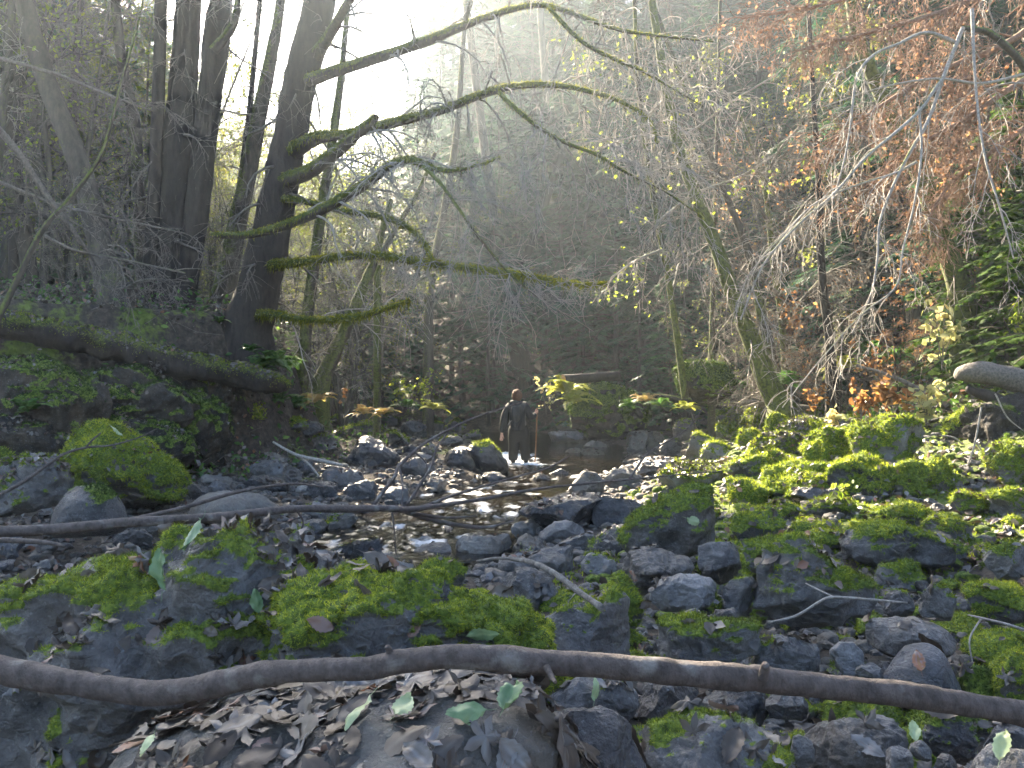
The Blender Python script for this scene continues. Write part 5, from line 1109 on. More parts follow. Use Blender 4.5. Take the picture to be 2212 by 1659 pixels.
hero('big dark leaning tree whose long mossy branches arch over the creek', [(695,-20,33),(680,60,35),(655,150,36),(640,220,35),(622,320,37),(600,430,39),(578,540,43),(555,640,46),(528,725,54)], 16.6, seed=7, moss=.12, sides=20, rough=.2, fuzz=1200, dead=10, branches=[
    A(p=[(690,130,16),(715,70,12),(755,0,10),(800,-80,7),(860,-200,4)], d0=16.6, d1=13.5, tw=6),
    A(p=[(665,178,16),(720,155,13),(800,130,12),(900,97,11),(980,65,10),(1050,38,8),(1120,17,7),(1180,12,6),(1260,38,5),(1340,65,4),(1430,78,3),(1540,90,2)], d0=16.5, d1=11.5, moss=.5, fuzz=2600, fz=(.03, .012), tw=12, ln=(.5, 1.6), K=44, droop=.5),
    A(p=[(1185,16,5),(1215,50,5),(1260,92,4.5),(1320,125,4),(1390,155,3),(1450,190,2),(1520,230,1.5)], d0=12.3, d1=11.2, tw=8, fuzz=500, fz=(.03, .01)),
    A(p=[(635,335,20),(680,300,15),(740,292,11),(810,275,11),(880,258,10),(950,240,9),(1020,212,9),(1090,190,8),(1160,183,6.5),(1230,188,5.5),(1310,208,4.5),(1370,235,3.5),(1410,270,3),(1420,310,2)], d0=16.5, d1=10.8, moss=.6, fuzz=5200, fz=(.035, .013), tw=16, ln=(.5, 1.5), K=48, droop=.6, tm=M_twig),
    A(p=[(1078,200,5),(1110,232,5),(1160,272,4.5),(1220,308,4),(1290,335,3.5),(1350,372,3),(1430,410,2.2),(1520,470,1.4)], d0=11.9, d1=10.4, tw=12, fuzz=700, fz=(.03, .01), droop=.5, tm=M_twig),
    A(p=[(622,392,20),(660,375,16),(700,350,15),(745,312,13),(785,278,11),(812,254,8)], d0=16.5, d1=13.6, moss=.4, fuzz=900, tw=2, n3=0),
    A(p=[(474,508,7),(530,508,8),(600,492,10),(660,470,11),(720,440,12),(780,405,11),(820,375,10),(850,355,10),(885,346,9),(920,358,7),(950,368,5),(990,368,4),(1040,355,3),(1080,340,2)], d0=15.6, d1=11.8, moss=.55, fuzz=3000, fz=(.035, .012), tw=14, ln=(.6, 1.8), K=44, droop=.5, tm=M_twig),
    A(p=[(915,360,5),(950,395,4),(990,450,3.5),(1040,520,3),(1100,590,2.5),(1160,640,2)], d0=12.2, d1=11.3, tw=8, droop=.2, tm=M_twig),
    A(p=[(595,575,14),(640,568,9),(700,560,8),(760,553,8),(820,553,8),(880,562,8),(950,572,8),(1030,582,7),(1100,590,6),(1180,603,5.5),(1250,615,5),(1310,613,3)], d0=16.4, d1=11.0, moss=.85, fuzz=5200, fz=(.05, .016), tw=10, ln=(.4, 1.1), K=44, droop=.2, tm=M_twig),
    A(p=[(562,680,12),(600,680,8),(650,690,7),(720,690,7),(780,683,7),(830,668,6),(883,650,4)], d0=16.4, d1=12.5, moss=.9, fuzz=2800, fz=(.05, .016), tw=3, n3=0),
    A(p=[(620,428,8),(680,440,6),(740,455,6),(810,465,6),(860,480,6),(900,505,5),(925,540,4),(935,570,2)], d0=16.4, d1=13, moss=.8, fuzz=1800, tw=4)])
hero('thin rim lit trunk right of the arching tree, dropping behind the ferns', [(747,60,6),(735,180,8),(715,330,10),(695,450,11),(680,560,12),(665,680,13),(655,775,14)], 20, seed=8, mt=M_barkm, moss=.6, fuzz=1800, dead=10)
hero('short mossy golden lit trunk leaning right over the far bank', [(845,430,5),(822,510,8),(810,560,9),(785,620,11),(760,680,13),(730,745,15),(690,835,18)], 21, seed=9, mt=M_barkm, moss=.8, fuzz=2600, ext=False, dead=8)
hero('thin forked trunk rising above the short golden lit one', [(940,330,4),(900,420,5),(850,500,6),(815,570,7)], 21.5, seed=10, ext=False, dead=8, mt=M_barkm, moss=.6)
hero('curved grey trunk in the middle of the far thicket', [(1180,200,8),(1188,300,10),(1200,400,13),(1222,500,15),(1240,580,16),(1268,680,17),(1295,775,19)], 38, seed=12, mt=M_barkm, moss=.35, fuzz=900, dead=14, top=-300)
hero('long gently bowed trunk on the right with golden left edge', [(1425,110,9),(1445,230,10),(1470,330,12),(1510,440,14),(1550,540,15),(1585,640,17),(1625,740,20),(1660,830,23),(1690,880,27)], 17.5, seed=13, mt=M_barkm, moss=.75, fuzz=2600, dead=18, top=-400, group=None)
hero('companion trunk leaning beside the long bowed one', [(1500,250,5),(1560,400,7),(1620,560,9),(1650,700,12),(1680,830,15)], 19.6, seed=14, mt=M_barkm, moss=.4, dead=12, top=-200)
hero('straight thin trunk with a lit left edge at the top of the right bank', [(1755,180,5),(1762,300,6),(1770,420,7),(1772,530,8),(1780,640,9),(1790,720,10),(1797,830,12)], 16.5, seed=15, moss=.2, dead=16, top=-300)
hero('mossy trunk curving down from the upper right with a golden left edge', [(1838,0,12),(1850,70,13),(1880,150,14),(1910,220,15),(1940,285,17),(1975,350,18),(2005,420,19),(2030,500,20),(2055,570,21),(2080,650,23)], 14.8, seed=16, mt=M_barkm, moss=.85, fuzz=3800, dead=10, top=-300)
hero('faint pale trunk above the wader', [(1150,520,8),(1120,600,9),(1105,700,11),(1120,790,14),(1140,850,16)], 35, seed=17, moss=.2, ext=True, dead=8, top=100)
hero('dark leaning trunk right behind the wader', [(1060,420,10),(1080,560,12),(1110,680,15),(1130,780,18),(1160,850,22)], 35.5, seed=18, moss=.2, ext=True, dead=8, top=-100)
for i, (pts, d, lb) in enumerate([([(1000,100,5),(985,300,7),(960,450,8),(930,620,9),(925,800,11)], 28, 'slender trunk left of centre behind the golden lit one'),
        ([(250,0,10),(262,130,11),(290,260,12),(300,420,13),(305,560,14),(308,680,16)], 18.5, 'wavy thin trunk left of the slim dark trunk'),
        ([(175,0,7),(165,120,8),(150,300,8),(140,480,10),(150,640,12)], 20, 'background trunk at the left edge of the thicket'),
        ([(20,60,12),(15,240,13),(30,420,14),(60,560,16),(70,660,18)], 19, 'dim trunk at the very left behind the leaning one'),
        ([(1925,250,6),(1960,360,7),(1985,520,9),(2000,640,11)], 21, 'dark trunk just left of the mossy curving one'),
        ([(2190,200,8),(2180,380,9),(2170,560,10),(2175,700,12)], 19, 'dark trunk near the right edge behind evergreen sprays'),
        ([(1545,420,4),(1540,600,5),(1537,780,7)], 20.5, 'thin upright stem behind the long bowed trunk')]):
    hero(lb, pts, d, seed=30+i, mt=M_barkm, moss=.3, dead=12, top=-250, group='thinner trunks of the thicket')

# bright drooping branches at the upper right (from a tree standing outside the view)
def branch_tree(label, base, lines, seed, mt, name='tree', tm=None, rk=1.0, twn=8, grp=None, lv=0, lm=None, n3=3):
    root = link(name, None, loc=base); tag(root, label, 'tree', grp)
    for i, (pts, d0, d1) in enumerate(lines):
        p, r = path3(pts, d0, d1, 30); r = r*rk; p = p-np.array(base)
        o = tube_obj('trunk' if i == 0 else 'branch', p, r, mt if i else M_barkm, root, 8, .12, seed+i, .2 if i else .6, 8)
        if twn: twigs('twigs', p, r, o, tm or mt, twn, (.4, 1.3), (20, 60), .5, seed*5+i, 5, n3, leaves=lv, lm=lm)
    return root
b0 = P(2330, 800, 13.0); b0[2] = float(H(b0[0], 13.0))
branch_tree('bare tree whose pale drooping limbs sweep down from the upper right corner', tuple(b0), [
    ([(2330,850,30),(2300,500,24),(2240,200,16),(2150,80,12),(2080,60,9)], 13, 11.5),
    ([(2080,60,8),(2040,160,7),(2005,260,6.5),(1965,330,6),(1930,400,5),(1900,480,4.5),(1895,560,4),(1880,640,3),(1840,720,2)], 11.5, 10.5),
    ([(2060,90,7),(2000,70,6),(1940,95,5.5),(1885,120,5),(1850,170,4.5),(1838,260,4),(1825,340,3),(1800,430,2)], 11.5, 10.6),
    ([(2035,170,7),(1985,240,6),(1930,290,5.5),(1870,340,5),(1800,420,4.5),(1730,480,4),(1650,570,3.5),(1600,690,2.5)], 11.3, 9.8),
    ([(1985,230,5),(1990,330,4.5),(1975,440,4),(1950,540,3.5),(1935,620,3),(1860,680,2.6),(1770,780,2.2),(1690,880,1.6)], 11.2, 10),
    ([(2100,20,7),(2105,150,5),(2115,260,4.5),(2130,350,4),(2160,450,3.5),(2190,560,2.5)], 11.4, 10.4),
    ([(1980,350,5),(1930,375,4),(1850,400,3.6),(1760,440,3.2),(1700,500,2.6),(1640,560,2)], 11.2, 10.4),
    ([(2212,160,6),(2120,180,5),(2020,170,4),(1900,190,3),(1780,230,2)], 11.6, 11)], 60, M_twig, tm=M_twig, twn=3, rk=.62, n3=3)
M_leafrust = leafy_mat('rusty_leaves', [(0.0, (0.16, 0.08, 0.05)), (0.6, (0.30, 0.17, 0.10)), (1.0, (0.42, 0.27, 0.14))], .5, .6)
b1 = P(2420, 800, 14.5); b1[2] = float(H(b1[0], 14.5))
branch_tree('bare reddish tree filling the upper right corner with lit twigs', tuple(b1), [
    ([(2420,850,30),(2400,500,24),(2360,200,18),(2300,0,14),(2250,-100,10)], 14.5, 13.5),
    ([(2260,-80,9),(2150,-20,7),(2020,30,5),(1880,70,4),(1720,110,2.5)], 13.5, 13),
    ([(2300,0,9),(2180,90,7),(2040,150,5),(1900,230,4),(1780,320,2)], 13.5, 13),
    ([(2320,120,9),(2200,180,7),(2080,260,5),(1960,330,4),(1860,420,2)], 13.5, 13),
    ([(2340,220,9),(2240,260,7),(2140,330,5),(2050,400,4),(1990,500,2)], 13.5, 13),
    ([(2250,-100,9),(2120,-60,7),(1950,-40,5),(1780,10,4),(1600,40,2)], 13.6, 13.4)], 61, M_twigr, tm=M_twigr, twn=22, n3=5, lv=260, lm=M_leafrust)
b2 = P(1700, 700, 21); b2[2] = float(H(b2[0], 21))
branch_tree('vine maple holding clusters of orange leaves before the right hillside', tuple(b2), [
    ([(1700,860,10),(1690,700,8),(1670,560,7),(1650,400,5),(1600,250,3)], 21, 20),
    ([(1690,700,5),(1740,640,4),(1790,590,3),(1840,570,2)], 20.6, 19.8), ([(1685,640,5),(1640,600,4),(1600,580,2.5),(1560,560,2)], 20.4, 19.6),
    ([(1670,560,5),(1700,500,4),(1740,440,3),(1790,400,2)], 20.4, 19.6), ([(1660,480,4),(1620,420,3),(1560,380,3),(1500,330,2)], 20.2, 19.4),
    ([(1650,400,4),(1680,330,3),(1730,270,2)], 20, 19.4)], 62, M_twigd, tm=M_twigd, twn=7, lv=42, lm=M_leafo)
b3 = P(1420, 700, 17); b3[2] = float(H(b3[0], 17))
branch_tree('thin alder with sparse yellow green leaves in the middle distance', tuple(b3), [
    ([(1480,860,8),(1450,640,7),(1410,420,6),(1380,200,5),(1370,0,4)], 18.5, 17.5),
    ([(1400,380,4),(1340,320,3),(1260,280,2)], 18, 17), ([(1390,260,4),(1450,200,3),(1520,120,2)], 18, 17), ([(1380,180,4),(1310,120,3),(1240,90,2)], 18, 17),
    ([(1430,540,4),(1380,560,3),(1320,600,2)], 18, 17), ([(1420,480,4),(1500,420,3),(1600,380,2),(1680,330,2)], 18, 17), ([(1390,300,4),(1480,290,3),(1580,220,2),(1680,160,2)], 18, 17)], 63, M_twig, tm=M_twig, twn=4, lv=75, lm=M_leafy)
b4 = P(60, 900, 9); b4[2] = float(H(b4[0], 9))
branch_tree('bare sapling with thin arcing stems crossing the left edge', tuple(b4), [
    ([(-40,760,8),(20,640,7),(90,500,6),(150,430,5),(220,330,4),(262,180,3),(300,40,2.5),(320,-60,2)], 9.5, 10),
    ([(-30,250,8),(40,330,7),(100,420,6),(160,500,5),(200,560,3)], 9.8, 10.5),
    ([(80,500,4),(160,540,3),(260,560,2.5),(400,590,2)], 9.8, 10), ([(-20,120,5),(120,160,4),(220,200,3),(330,240,2)], 10.5, 11), ([(-10,390,4),(120,440,3),(240,470,2.5),(380,500,2)], 10.5, 11)], 64, M_twigd, tm=M_twigd, twn=3, n3=2)

# ------------------------------------------------------------ repeated forest trees
def bare_tree(h, seed, lean=0.0, dens=1.0, leaves=0, tm=None, lm=None, multi=1):
    r = RS(seed); root = link('tree', None); tr = Geo(); cr = Geo()
    for m_ in range(multi):
        K = 16; z = np.linspace(0, h*(1-.12*m_), K); lx = (lean if multi == 1 else r.uniform(-.35, .35)); ly = r.uniform(-.15, .15)
        wob = np.stack([noise(np.stack([z*.35, z*0+seed+m_*9, z*0], -1), 2), noise(np.stack([z*.35, z*0+seed+m_*9, z*0+5], -1), 3)], 1)*.35
        p = np.stack([lx*z*(.6+.4*z/h)+wob[:, 0], ly*z+wob[:, 1], z], 1); rr = np.linspace(h*.0105, .02, K)
        tr.add(*tubes(p, rr, 7, seed, .15, 4), 0, .5)
        a1, b1 = grow(p[None], rr[None], int(17*dens/multi**.5), (h*.14, h*.30), (35, 75), 7, .12, seed=seed+m_, t0=.18, rmin=.012, up=.15); tr.add(*tubes(a1, b1, 4), 0, .45)
        a2, b2 = grow(a1, b1, 6, (h*.05, h*.13), (25, 65), 5, .3, seed=seed+1+m_, rmin=.008); cr.add(*tubes(a2, b2, 3), 0, .2)
        a3, b3 = grow(a2, b2, int(7*dens), (h*.02, h*.06), (25, 65), 4, .4, seed=seed+2+m_, rmin=.008); cr.add(*tubes(a3, b3, 3), 0, .2)
        if leaves:
            pts = a3.reshape(-1, 3); q = pts[r.randint(len(pts), size=leaves)]
            cr.add(*(lambda t: (t[0], t[1], 1, t[2]))(leafquads(q, (.07, .13), seed, .3)))
    link('trunk', tr.mesh('trunk', M_barkf), root); link('crown', cr.mesh('crown', [tm or M_twigd, lm or M_leafy]), root)
    return root
def conifer(h, seed, dens=1.0, low=0.08, mt=None, spread=.26, size=1.0):
    r = RS(seed); root = link('conifer', None); K = 14; z = np.linspace(0, h, K)
    p = np.stack([z*0+.1*np.sin(z*.4+seed), z*0, z], 1); rr = np.linspace(h*.012, .02, K)
    tr = Geo(); tr.add(*tubes(p, rr, 8, seed, .15, 4), 0, .3)
    n = int(85*dens); t = np.sort(low+(1-low)*r.rand(n)**.85); az = r.rand(n)*6.283; L = h*spread*(1-t)**.75*(.65+.5*r.rand(n))+.25
    KB = 6; s = np.linspace(0, 1, KB)
    d = np.stack([np.cos(az), np.sin(az)], 1)
    bp = np.zeros((n, KB, 3)); bp[..., :2] = d[:, None]*L[:, None, None]*s[None, :, None]; bp[..., 2] = (t*h)[:, None]+L[:, None]*(.18*s-.42*s**2)[None]
    tr.add(*tubes(bp, np.linspace(1, .3, KB)[None]*(.012+.008*L)[:, None], 3), 0, .2)
    # sprays: flat twigs either side of the branch, each a fan of slim leaflets
    m = int(30*size); u = .15+.85*r.rand(n, m); ui = u*(KB-1); i = np.clip(ui.astype(int), 0, KB-2); w = (ui-i)[..., None]; ti = np.arange(n)[:, None]
    o = bp[ti, i]*(1-w)+bp[ti, i+1]*w; tan = nrm(bp[ti, i+1]-bp[ti, i]); sd = nrm(np.cross(tan, np.array([0, 0, 1.])))*np.where(r.rand(n, m) < .5, -1, 1)[..., None]
    dd = nrm(tan*.6+sd*(.5+.7*r.rand(n, m, 1))+r.randn(n, m, 3)*.12+np.array([0, 0, -.22])); ln = (.18+.32*r.rand(n, m))*(1.25-.6*u)*(.6+.08*h)
    o = o.reshape(-1, 3); dd = dd.reshape(-1, 3); ln = ln.reshape(-1); N_ = len(o); up = nrm(np.cross(dd, np.cross(dd, np.array([0, 0, -1.]))+1e-3)); sv = nrm(np.cross(dd, up))
    V = []; 
    for (a, b_, wd, l2, dn) in ((0, 0, .045, 1, 0), (.25, .35, .04, .55, .03), (.25, -.35, .04, .55, .03), (.55, .28, .035, .4, .05), (.55, -.28, .035, .4, .05)):
        st = o+dd*(ln*a)[:, None]; dr = nrm(dd+sv*b_*2.2+np.array([0, 0, -dn*4])); tip = st+dr*(ln*l2)[:, None]; pr = nrm(np.cross(dr, up))
        V.append(np.stack([st-pr*wd*.5, st+dr*(ln*l2*.5)[:, None]-pr*wd, tip, st+dr*(ln*l2*.5)[:, None]+pr*wd], 1))
    V = np.concatenate(V); f = np.arange(len(V)*4).reshape(-1, 4); val = np.tile(np.clip(.5+.25*r.randn(N_), 0, 1), 5)
    cr = Geo(); cr.add(V.reshape(-1, 3), f, 0, np.repeat(val, 4))
    link('trunk', tr.mesh('trunk', M_barkf), root); link('crown', cr.mesh('crown', mt or M_need, smooth=False), root)
    return root
def copy_tree(o):
    c = o.copy(); C.objects.link(c)
    for ch in list(o.children):
        k = ch.copy(); C.objects.link(k); k.parent = c
    return c
_used = set()
def place(proto, x, y, sc_=1.0, rz=0.0, z=None, tiltx=0, tilty=0):
    o = proto if proto.name not in _used else copy_tree(proto)
    _used.add(proto.name)
    if z is None: z = float(H(x, y))-.1
    o.location = (x, y, z); o.scale = (sc_,)*3; o.rotation_euler = (tiltx, tilty, rz); return o
_TM = [(-60, 'the left edge of the view'), (150, 'the thick moss streaked trunk'), (320, 'the slim dark trunk'), (375, 'the pair of dark trunks'), (520, 'the leaning sunlit edged trunk'), (600, 'the arching tree'), (690, 'the rim lit trunk'), (770, 'the golden leaning trunk'), (940, 'the slender trunk'), (1118, 'the wader'), (1230, 'the curved grey trunk'),
       (1330, 'the sawn log'), (1450, 'the yellow leafed alder'), (1560, 'the long bowed trunk'), (1680, 'the vine maple'), (1780, 'the thin lit trunk'), (1990, 'the mossy curving trunk'), (2212, 'the right edge of the view')]
def far_label(o, what, x, y, grp):
    d = math.hypot(x, y); X = px((x, y, 3))[0]
    ds = 'low down' if d < 21 else 'close behind' if d < 24 else 'mid slope' if d < 29 else 'upslope' if d < 35 else 'high up' if d < 42 else 'hazy' if d < 50 else 'farthest' if d < 60 else 'skyline'
    l = sorted(_TM, key=lambda t: abs(t[0]-X)); sd = 'left of' if X < l[0][0] else 'right of'; n2 = next((t[1] for t in l[1:] if (t[0] > l[0][0]) == (X > l[0][0])), None)
    for lab in (f'{what}, {ds}, {sd} {l[0][1]}', f'{what}, {ds}, between {l[0][1]} and {n2}' if n2 else ''):
        if lab and len(lab.split()) <= 16 and uniq(lab): break
    else: lab = f'{what}, {ds}, {sd} {l[0][1]}'
    tag(o, lab, 'tree', f'{grp} {ds} {sd} {l[0][1]}')
_TG = [(x, y, .7+.12*max(0, x-4)) for x in (1.5, 3, 4.5, 6, 7.5, 9) for y in (9.5, 12, 14.5, 17, 20)]+[(x, y, z) for x, y in ((5, 13.5), (7.5, 13.5), (8.5, 16), (5, 17), (0, 13)) for z in (3.5, 5.5)]+[(-4.6, 17, 1.5), (-3, 20, 1), (-6, 15, 3.2), (3, 24, 6), (6, 22, 7)]
def blocks_sun(x, y, zt, cr=2.0):
    """would a tree this tall at (x, y) shade the patches of sun?"""
    for gx, gy, gz in _TG:
        dx, dy = x-gx, y-gy; al = dx*math.sin(sa)+dy*math.cos(sa); pe = abs(dx*math.cos(sa)-dy*math.sin(sa))
        if al > 2 and pe < cr and zt > gz+al*math.tan(se)+.3: return True
    return False
CON = [conifer(19, 801), conifer(23, 802, 1.15), conifer(15, 803, .9), conifer(20, 804, 1.0, .03, spread=.3), conifer(9, 805, .8, .03, spread=.36)]
BARE = [bare_tree(15, 811, 0.1, 1.5, 0, M_twig), bare_tree(13, 812, -.15, 1.5, 250, M_twig), bare_tree(12, 813, 0.2, 1.45, 420, M_twigd, M_leafy), bare_tree(16, 814, -.1, 1.5, 0, M_twig), bare_tree(9, 815, 0, 1.2, 320, M_twigd, M_leafy, 3), bare_tree(8, 816, 0, 1.2, 240, M_twigr, M_leafo, 3), bare_tree(11, 817, .3, 1.1, 150, M_twig, M_leafy, 2), bare_tree(12, 818, .1, 1.1, 3200, M_twigd, M_leafl, 2)]
CH = (19, 23, 15, 20, 9); BH = (15, 13, 12, 16, 9, 8, 11, 12)
def forest():
    r = RS(17); pts = []
    n = 0
    while n < 330:
        y = 19+54*r.rand()**.8; hx = y*.72+6; x = r.uniform(-hx, hx)
        cx = np.interp(y, CY, CX)
        e = x-cx
        if y < 31 and abs(e) < (7 if e > 0 else 4.4): continue
        if y < 24 and e < 0 and e > -7.5: continue
        if y >= 31 and y < 34.5 and abs(e) < 3: continue
        md = 2.1 if y > 30 else 1.5
        if any((x-a)**2+(y-b)**2 < md**2 for a, b in pts): continue
        az = math.degrees(math.atan2(x, y)); z = float(H(x, y))
        # keep the bright gap of sky: low crowns there
        elcap = 29 if az > -6.5 else 60
        if -20.5 < az < -8.0: elcap = 14.5 if r.rand() < .85 else 18
        kc = r.rand() < (.85 if y > 31 else .6 if y > 25 else .40)
        gap = -21.5 < az < -6.5
        if az < -21: kc = r.rand() < .25
        if gap: kc = False
        if -6 < az < 14 and y > 24: kc = r.rand() < .88
        cap = r.uniform(12.5, 19) if gap else r.uniform(26, 30) if az > -6.5 else r.uniform(20, 40)
        # the crown may not stick out above the cap, nor stand in the sun's way
        k = r.randint(5 if kc else 7)
        if gap: k = (1, 2, 2, 4, 6, 2)[r.randint(6)]
        if az < -21 and not kc: k = (2, 2, 4, 4, 6)[r.randint(5)]
        if not kc and r.rand() < (.55 if gap else .45 if az < -21 else .3 if y > 28 else .1): k = 7
        h0 = (CH if kc else BH)[k]; s = r.uniform(.75, 1.15)
        hmax = math.tan(math.radians(cap))*math.hypot(x, y)+CAM_Z-z
        if gap: s = min(1.25, hmax/h0)
        s = min(s, hmax/h0)
        while s > .28 and blocks_sun(x, y, z+s*h0*.92, 1.2+.8*kc): s *= .85
        if s < .22: continue
        o = place((CON if kc else BARE)[k], x, y, s, r.rand()*6.28, z-.15, r.uniform(-.04, .04), r.uniform(-.05, .05))
        if kc: far_label(o, 'dark green conifer', x, y, 'conifers')
        else: far_label(o, ('bare twiggy tree', 'bare leaning tree', 'thinly leafed tree', 'tall bare tree', 'bushy yellow leafed tree', 'low orange leafed tree', 'twin stemmed bare tree', 'olive leafed tree')[k], x, y, 'bare trees')
        pts.append((x, y)); n += 1
forest()
# wall of forest left of the pair of dark trunks (close, mostly evergreen) and dense right hillside
for i, (x, d, k, s, kc) in enumerate([(-40, 21, 7, .9, 0), (60, 25, 7, 1.1, 0), (150, 22, 2, 1, 0), (230, 26, 1, .9, 0), (300, 29, 7, 1.1, 0), (110, 19.5, 4, 1, 0), (-60, 17.5, 6, 1, 0), (200, 18.5, 4, .8, 0), (290, 21.5, 2, .9, 0), (20, 28, 7, 1.2, 0), (170, 31, 1, .9, 1), (420, 33, 2, .8, 0),
        (480, 23, 4, .6, 0), (560, 25, 4, .7, 0), (620, 24, 6, .55, 0), (700, 27, 6, .6, 0), (780, 26, 2, .6, 0), (1000, 35, 3, .75, 1), (1120, 38, 3, .8, 1), (1210, 35.5, 3, .7, 1), (1300, 36, 3, .8, 1), (1390, 33, 3, .7, 1), (1480, 29, 3, .7, 1), (760, 37, 4, 1.1, 1), (1060, 34, 4, .9, 1), (1260, 32, 4, .8, 1),
        (2080, 18, 4, .6, 1), (1980, 21, 3, .7, 1), (2190, 19, 2, .8, 1), (1880, 23, 0, .8, 1), (1790, 22, 4, .9, 1), (1650, 23, 4, .9, 1), (1560, 25, 3, .7, 1), (1450, 25, 4, 1, 1), (1380, 28, 2, .9, 1), (1250, 34, 3, .7, 1), (1330, 31, 4, 1.1, 1), (1180, 36, 2, .9, 1), (1080, 37, 3, .8, 1), (980, 37, 4, 1.2, 1), (900, 36, 2, .8, 1), (820, 34, 4, 1.0, 1),
        (440, 27, 7, .5, 0), (500, 30, 7, .62, 0), (555, 34, 7, .75, 0), (470, 38, 7, .9, 0), (640, 29, 7, .5, 0), (720, 33, 7, .7, 0), (800, 37, 7, .85, 0), (590, 42, 7, 1, 0), (680, 46, 7, 1.1, 0), (250, 24, 7, .8, 0), (90, 27, 7, 1, 0), (-30, 24, 7, .9, 0), (330, 33, 7, 1.1, 0), (1900, 19, 5, .8, 0), (1720, 19.5, 5, .7, 0), (1600, 21, 4, .8, 0), (2100, 16.5, 5, .8, 0), (2000, 17.5, 5, .9, 0), (1500, 22.5, 2, .7, 0), (1820, 20.5, 6, .8, 0), (2200, 17, 5, .9, 0), (1950, 15.8, 5, .45, 0)]):
    X = (x-1106)/F*d
    
    while s > .3 and blocks_sun(X, d, float(H(X, d))+s*(CH if kc else BH)[k]*.9, 1.2): s *= .88
    o = place((CON if kc else BARE)[k], X, d, s, i*1.7, None, 0, .03*math.sin(i*3))
    far_label(o, ('young drooping conifer' if k == 4 else 'tall dark conifer') if kc else ('bare shrubby maple' if k in (4, 5) else 'olive leafed maple' if k == 7 else 'bare leaning alder'), X, d, 'nearer conifers' if kc else 'nearer bare trees')
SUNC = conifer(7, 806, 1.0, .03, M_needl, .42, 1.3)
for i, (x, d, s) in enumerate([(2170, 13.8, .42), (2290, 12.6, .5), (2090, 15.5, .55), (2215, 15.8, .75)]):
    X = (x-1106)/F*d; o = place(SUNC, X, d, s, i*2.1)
    tag(o, ('young evergreen with sunny green boughs near the right edge', 'nearest evergreen, its boughs entering from the right edge', 'sunny young evergreen behind the curving mossy trunk', 'bright young evergreen above the grey log')[i], 'tree', 'young sunny evergreens')
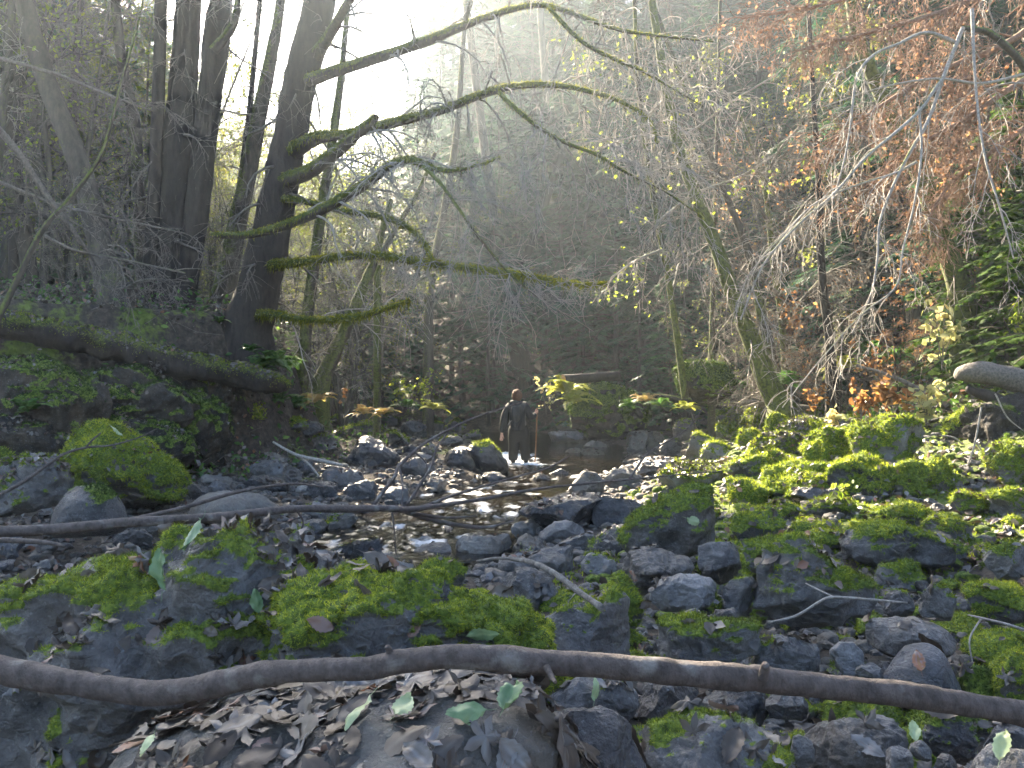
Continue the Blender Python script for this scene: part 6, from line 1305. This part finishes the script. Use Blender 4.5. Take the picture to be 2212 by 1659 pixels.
# added trees, leaf clumps unseen above the view, placed to shade the foreground
def shade_canopy():
    r = RS(3); tot = 0
    hosts = [(-13.8, 24), (-11.6, 20), (-17.0, 30), (-19.5, 34), (-15.5, 22)]
    pos = []
    while len(pos) < 3300:
        gx = r.uniform(-6.5, 7.5); gy = r.uniform(1.0, 19)
        lim = float(np.interp(gx, [-5, -1, .6, 1.5, 2.5, 3.5, 5, 7], [19, 16.5, 13.4, 10.8, 8.6, 7.2, 6.2, 5.8]))+.9*float(noise(np.array([gx*.8, gy*.8, 0.]), 4))-.4
        if gy > lim or gx > .60*gy+.5: continue
        if 2.4 < gx < 3.8 and 6.5 < gy < 7.6: continue
        if -2 < gx < 3.4 and abs(gy-(12.1-1.15*(gx+1.4))) < .75 and r.rand() < .8: continue
        h = r.uniform(6.0, 21); k = h/math.tan(se)
        X, Y = gx+k*math.sin(sa), gy+k*math.cos(sa)
        if h < CAM_Z+.4445*Y+1.1: continue
        pos.append((X, Y, h, gx, gy))
    pos = np.array(pos); hs = np.array(hosts)
    own = np.argmin(((pos[:, None, :2]-hs[None])**2).sum(-1), 1)
    for q, (hx, hy) in enumerate(hosts):
        m = own == q
        if m.sum() < 20: continue
        z0 = float(H(hx, hy)); base = np.array([hx, hy, z0]); root = link('tree', None, loc=base); top = max(pos[m, 2].max()+1.5, 16)
        K = 20; z = np.linspace(0, top-z0, K); p = np.stack([z*0+.2*np.sin(z*.3+q), z*0, z], 1); rr = np.linspace(.17, .04, K)
        tube_obj('trunk', p, rr, M_bark, root, 12, .16, 70+q, .2, 5)
        g = Geo(); c = pos[m][:, :3]-base
        # limbs to a sample of the clumps
        sel = c[r.choice(len(c), min(34, len(c)), replace=False)]
        st = np.stack([np.zeros(len(sel)), np.zeros(len(sel)), np.clip(sel[:, 2]-.25*np.hypot(sel[:, 0], sel[:, 1]), min(CAM_Z+.4445*hy+.6-z0, top-z0-1.1), top-z0-1)], 1)
        s = np.linspace(0, 1, 7)[None, :, None]; bp = st[:, None]*(1-s)+sel[:, None]*s; bp[..., 2] += .6*np.sin(s[..., 0]*3.1)
        g.add(*tubes(bp, np.linspace(.06, .015, 7)[None].repeat(len(sel), 0), 4), 0, .3)
        cc = np.repeat(c, 7, 0); cc = cc+r.randn(*cc.shape)*np.array([.42, .42, .28])
        V, Fq, A_ = leafquads(cc, (.20, .34), 80+q, .8, asp=.75); g.add(V, Fq, 1, A_)
        link('crown', g.mesh('crown', [M_bark, M_leafl]), root)
        tag(root, f'added leafy shade tree {("on the left slope, crown above the view","just behind the dark pair of trunks","far up the left slope with spreading crown","highest on the left slope","behind the leaning mossy trunk")[q]}', 'tree', None)
shade_canopy()
for pr in CON+BARE+[SUNC]:
    if pr.name not in _used:
        for ch in list(pr.children): bpy.data.objects.remove(ch)
        bpy.data.objects.remove(pr)
# ------------------------------------------------------------ haze
def haze():
    import bmesh
    bm = bmesh.new(); bmesh.ops.create_cube(bm, size=1)
    lo, hi = Vector((-150, -30, -3)), Vector((150, 145, 50))
    for v in bm.verts: v.co = Vector([(lo[i]+hi[i])/2+v.co[i]*(hi[i]-lo[i]) for i in range(3)])
    me = bpy.data.meshes.new('haze'); bm.to_mesh(me); bm.free()
    m = bpy.data.materials.new('haze_air'); m.use_nodes = True; nt = m.node_tree; nt.nodes.clear()
    o = nt.nodes.new('ShaderNodeOutputMaterial'); v = nt.nodes.new('ShaderNodeVolumePrincipled')
    v.inputs['Color'].default_value = (0.74, 0.87, 1.0, 1); v.inputs['Density'].default_value = 0.0013; v.inputs['Anisotropy'].default_value = 0.70
    nt.links.new(v.outputs[0], o.inputs['Volume']); me.materials.append(m)
    tag(link('haze', me), kind='stuff')
haze()
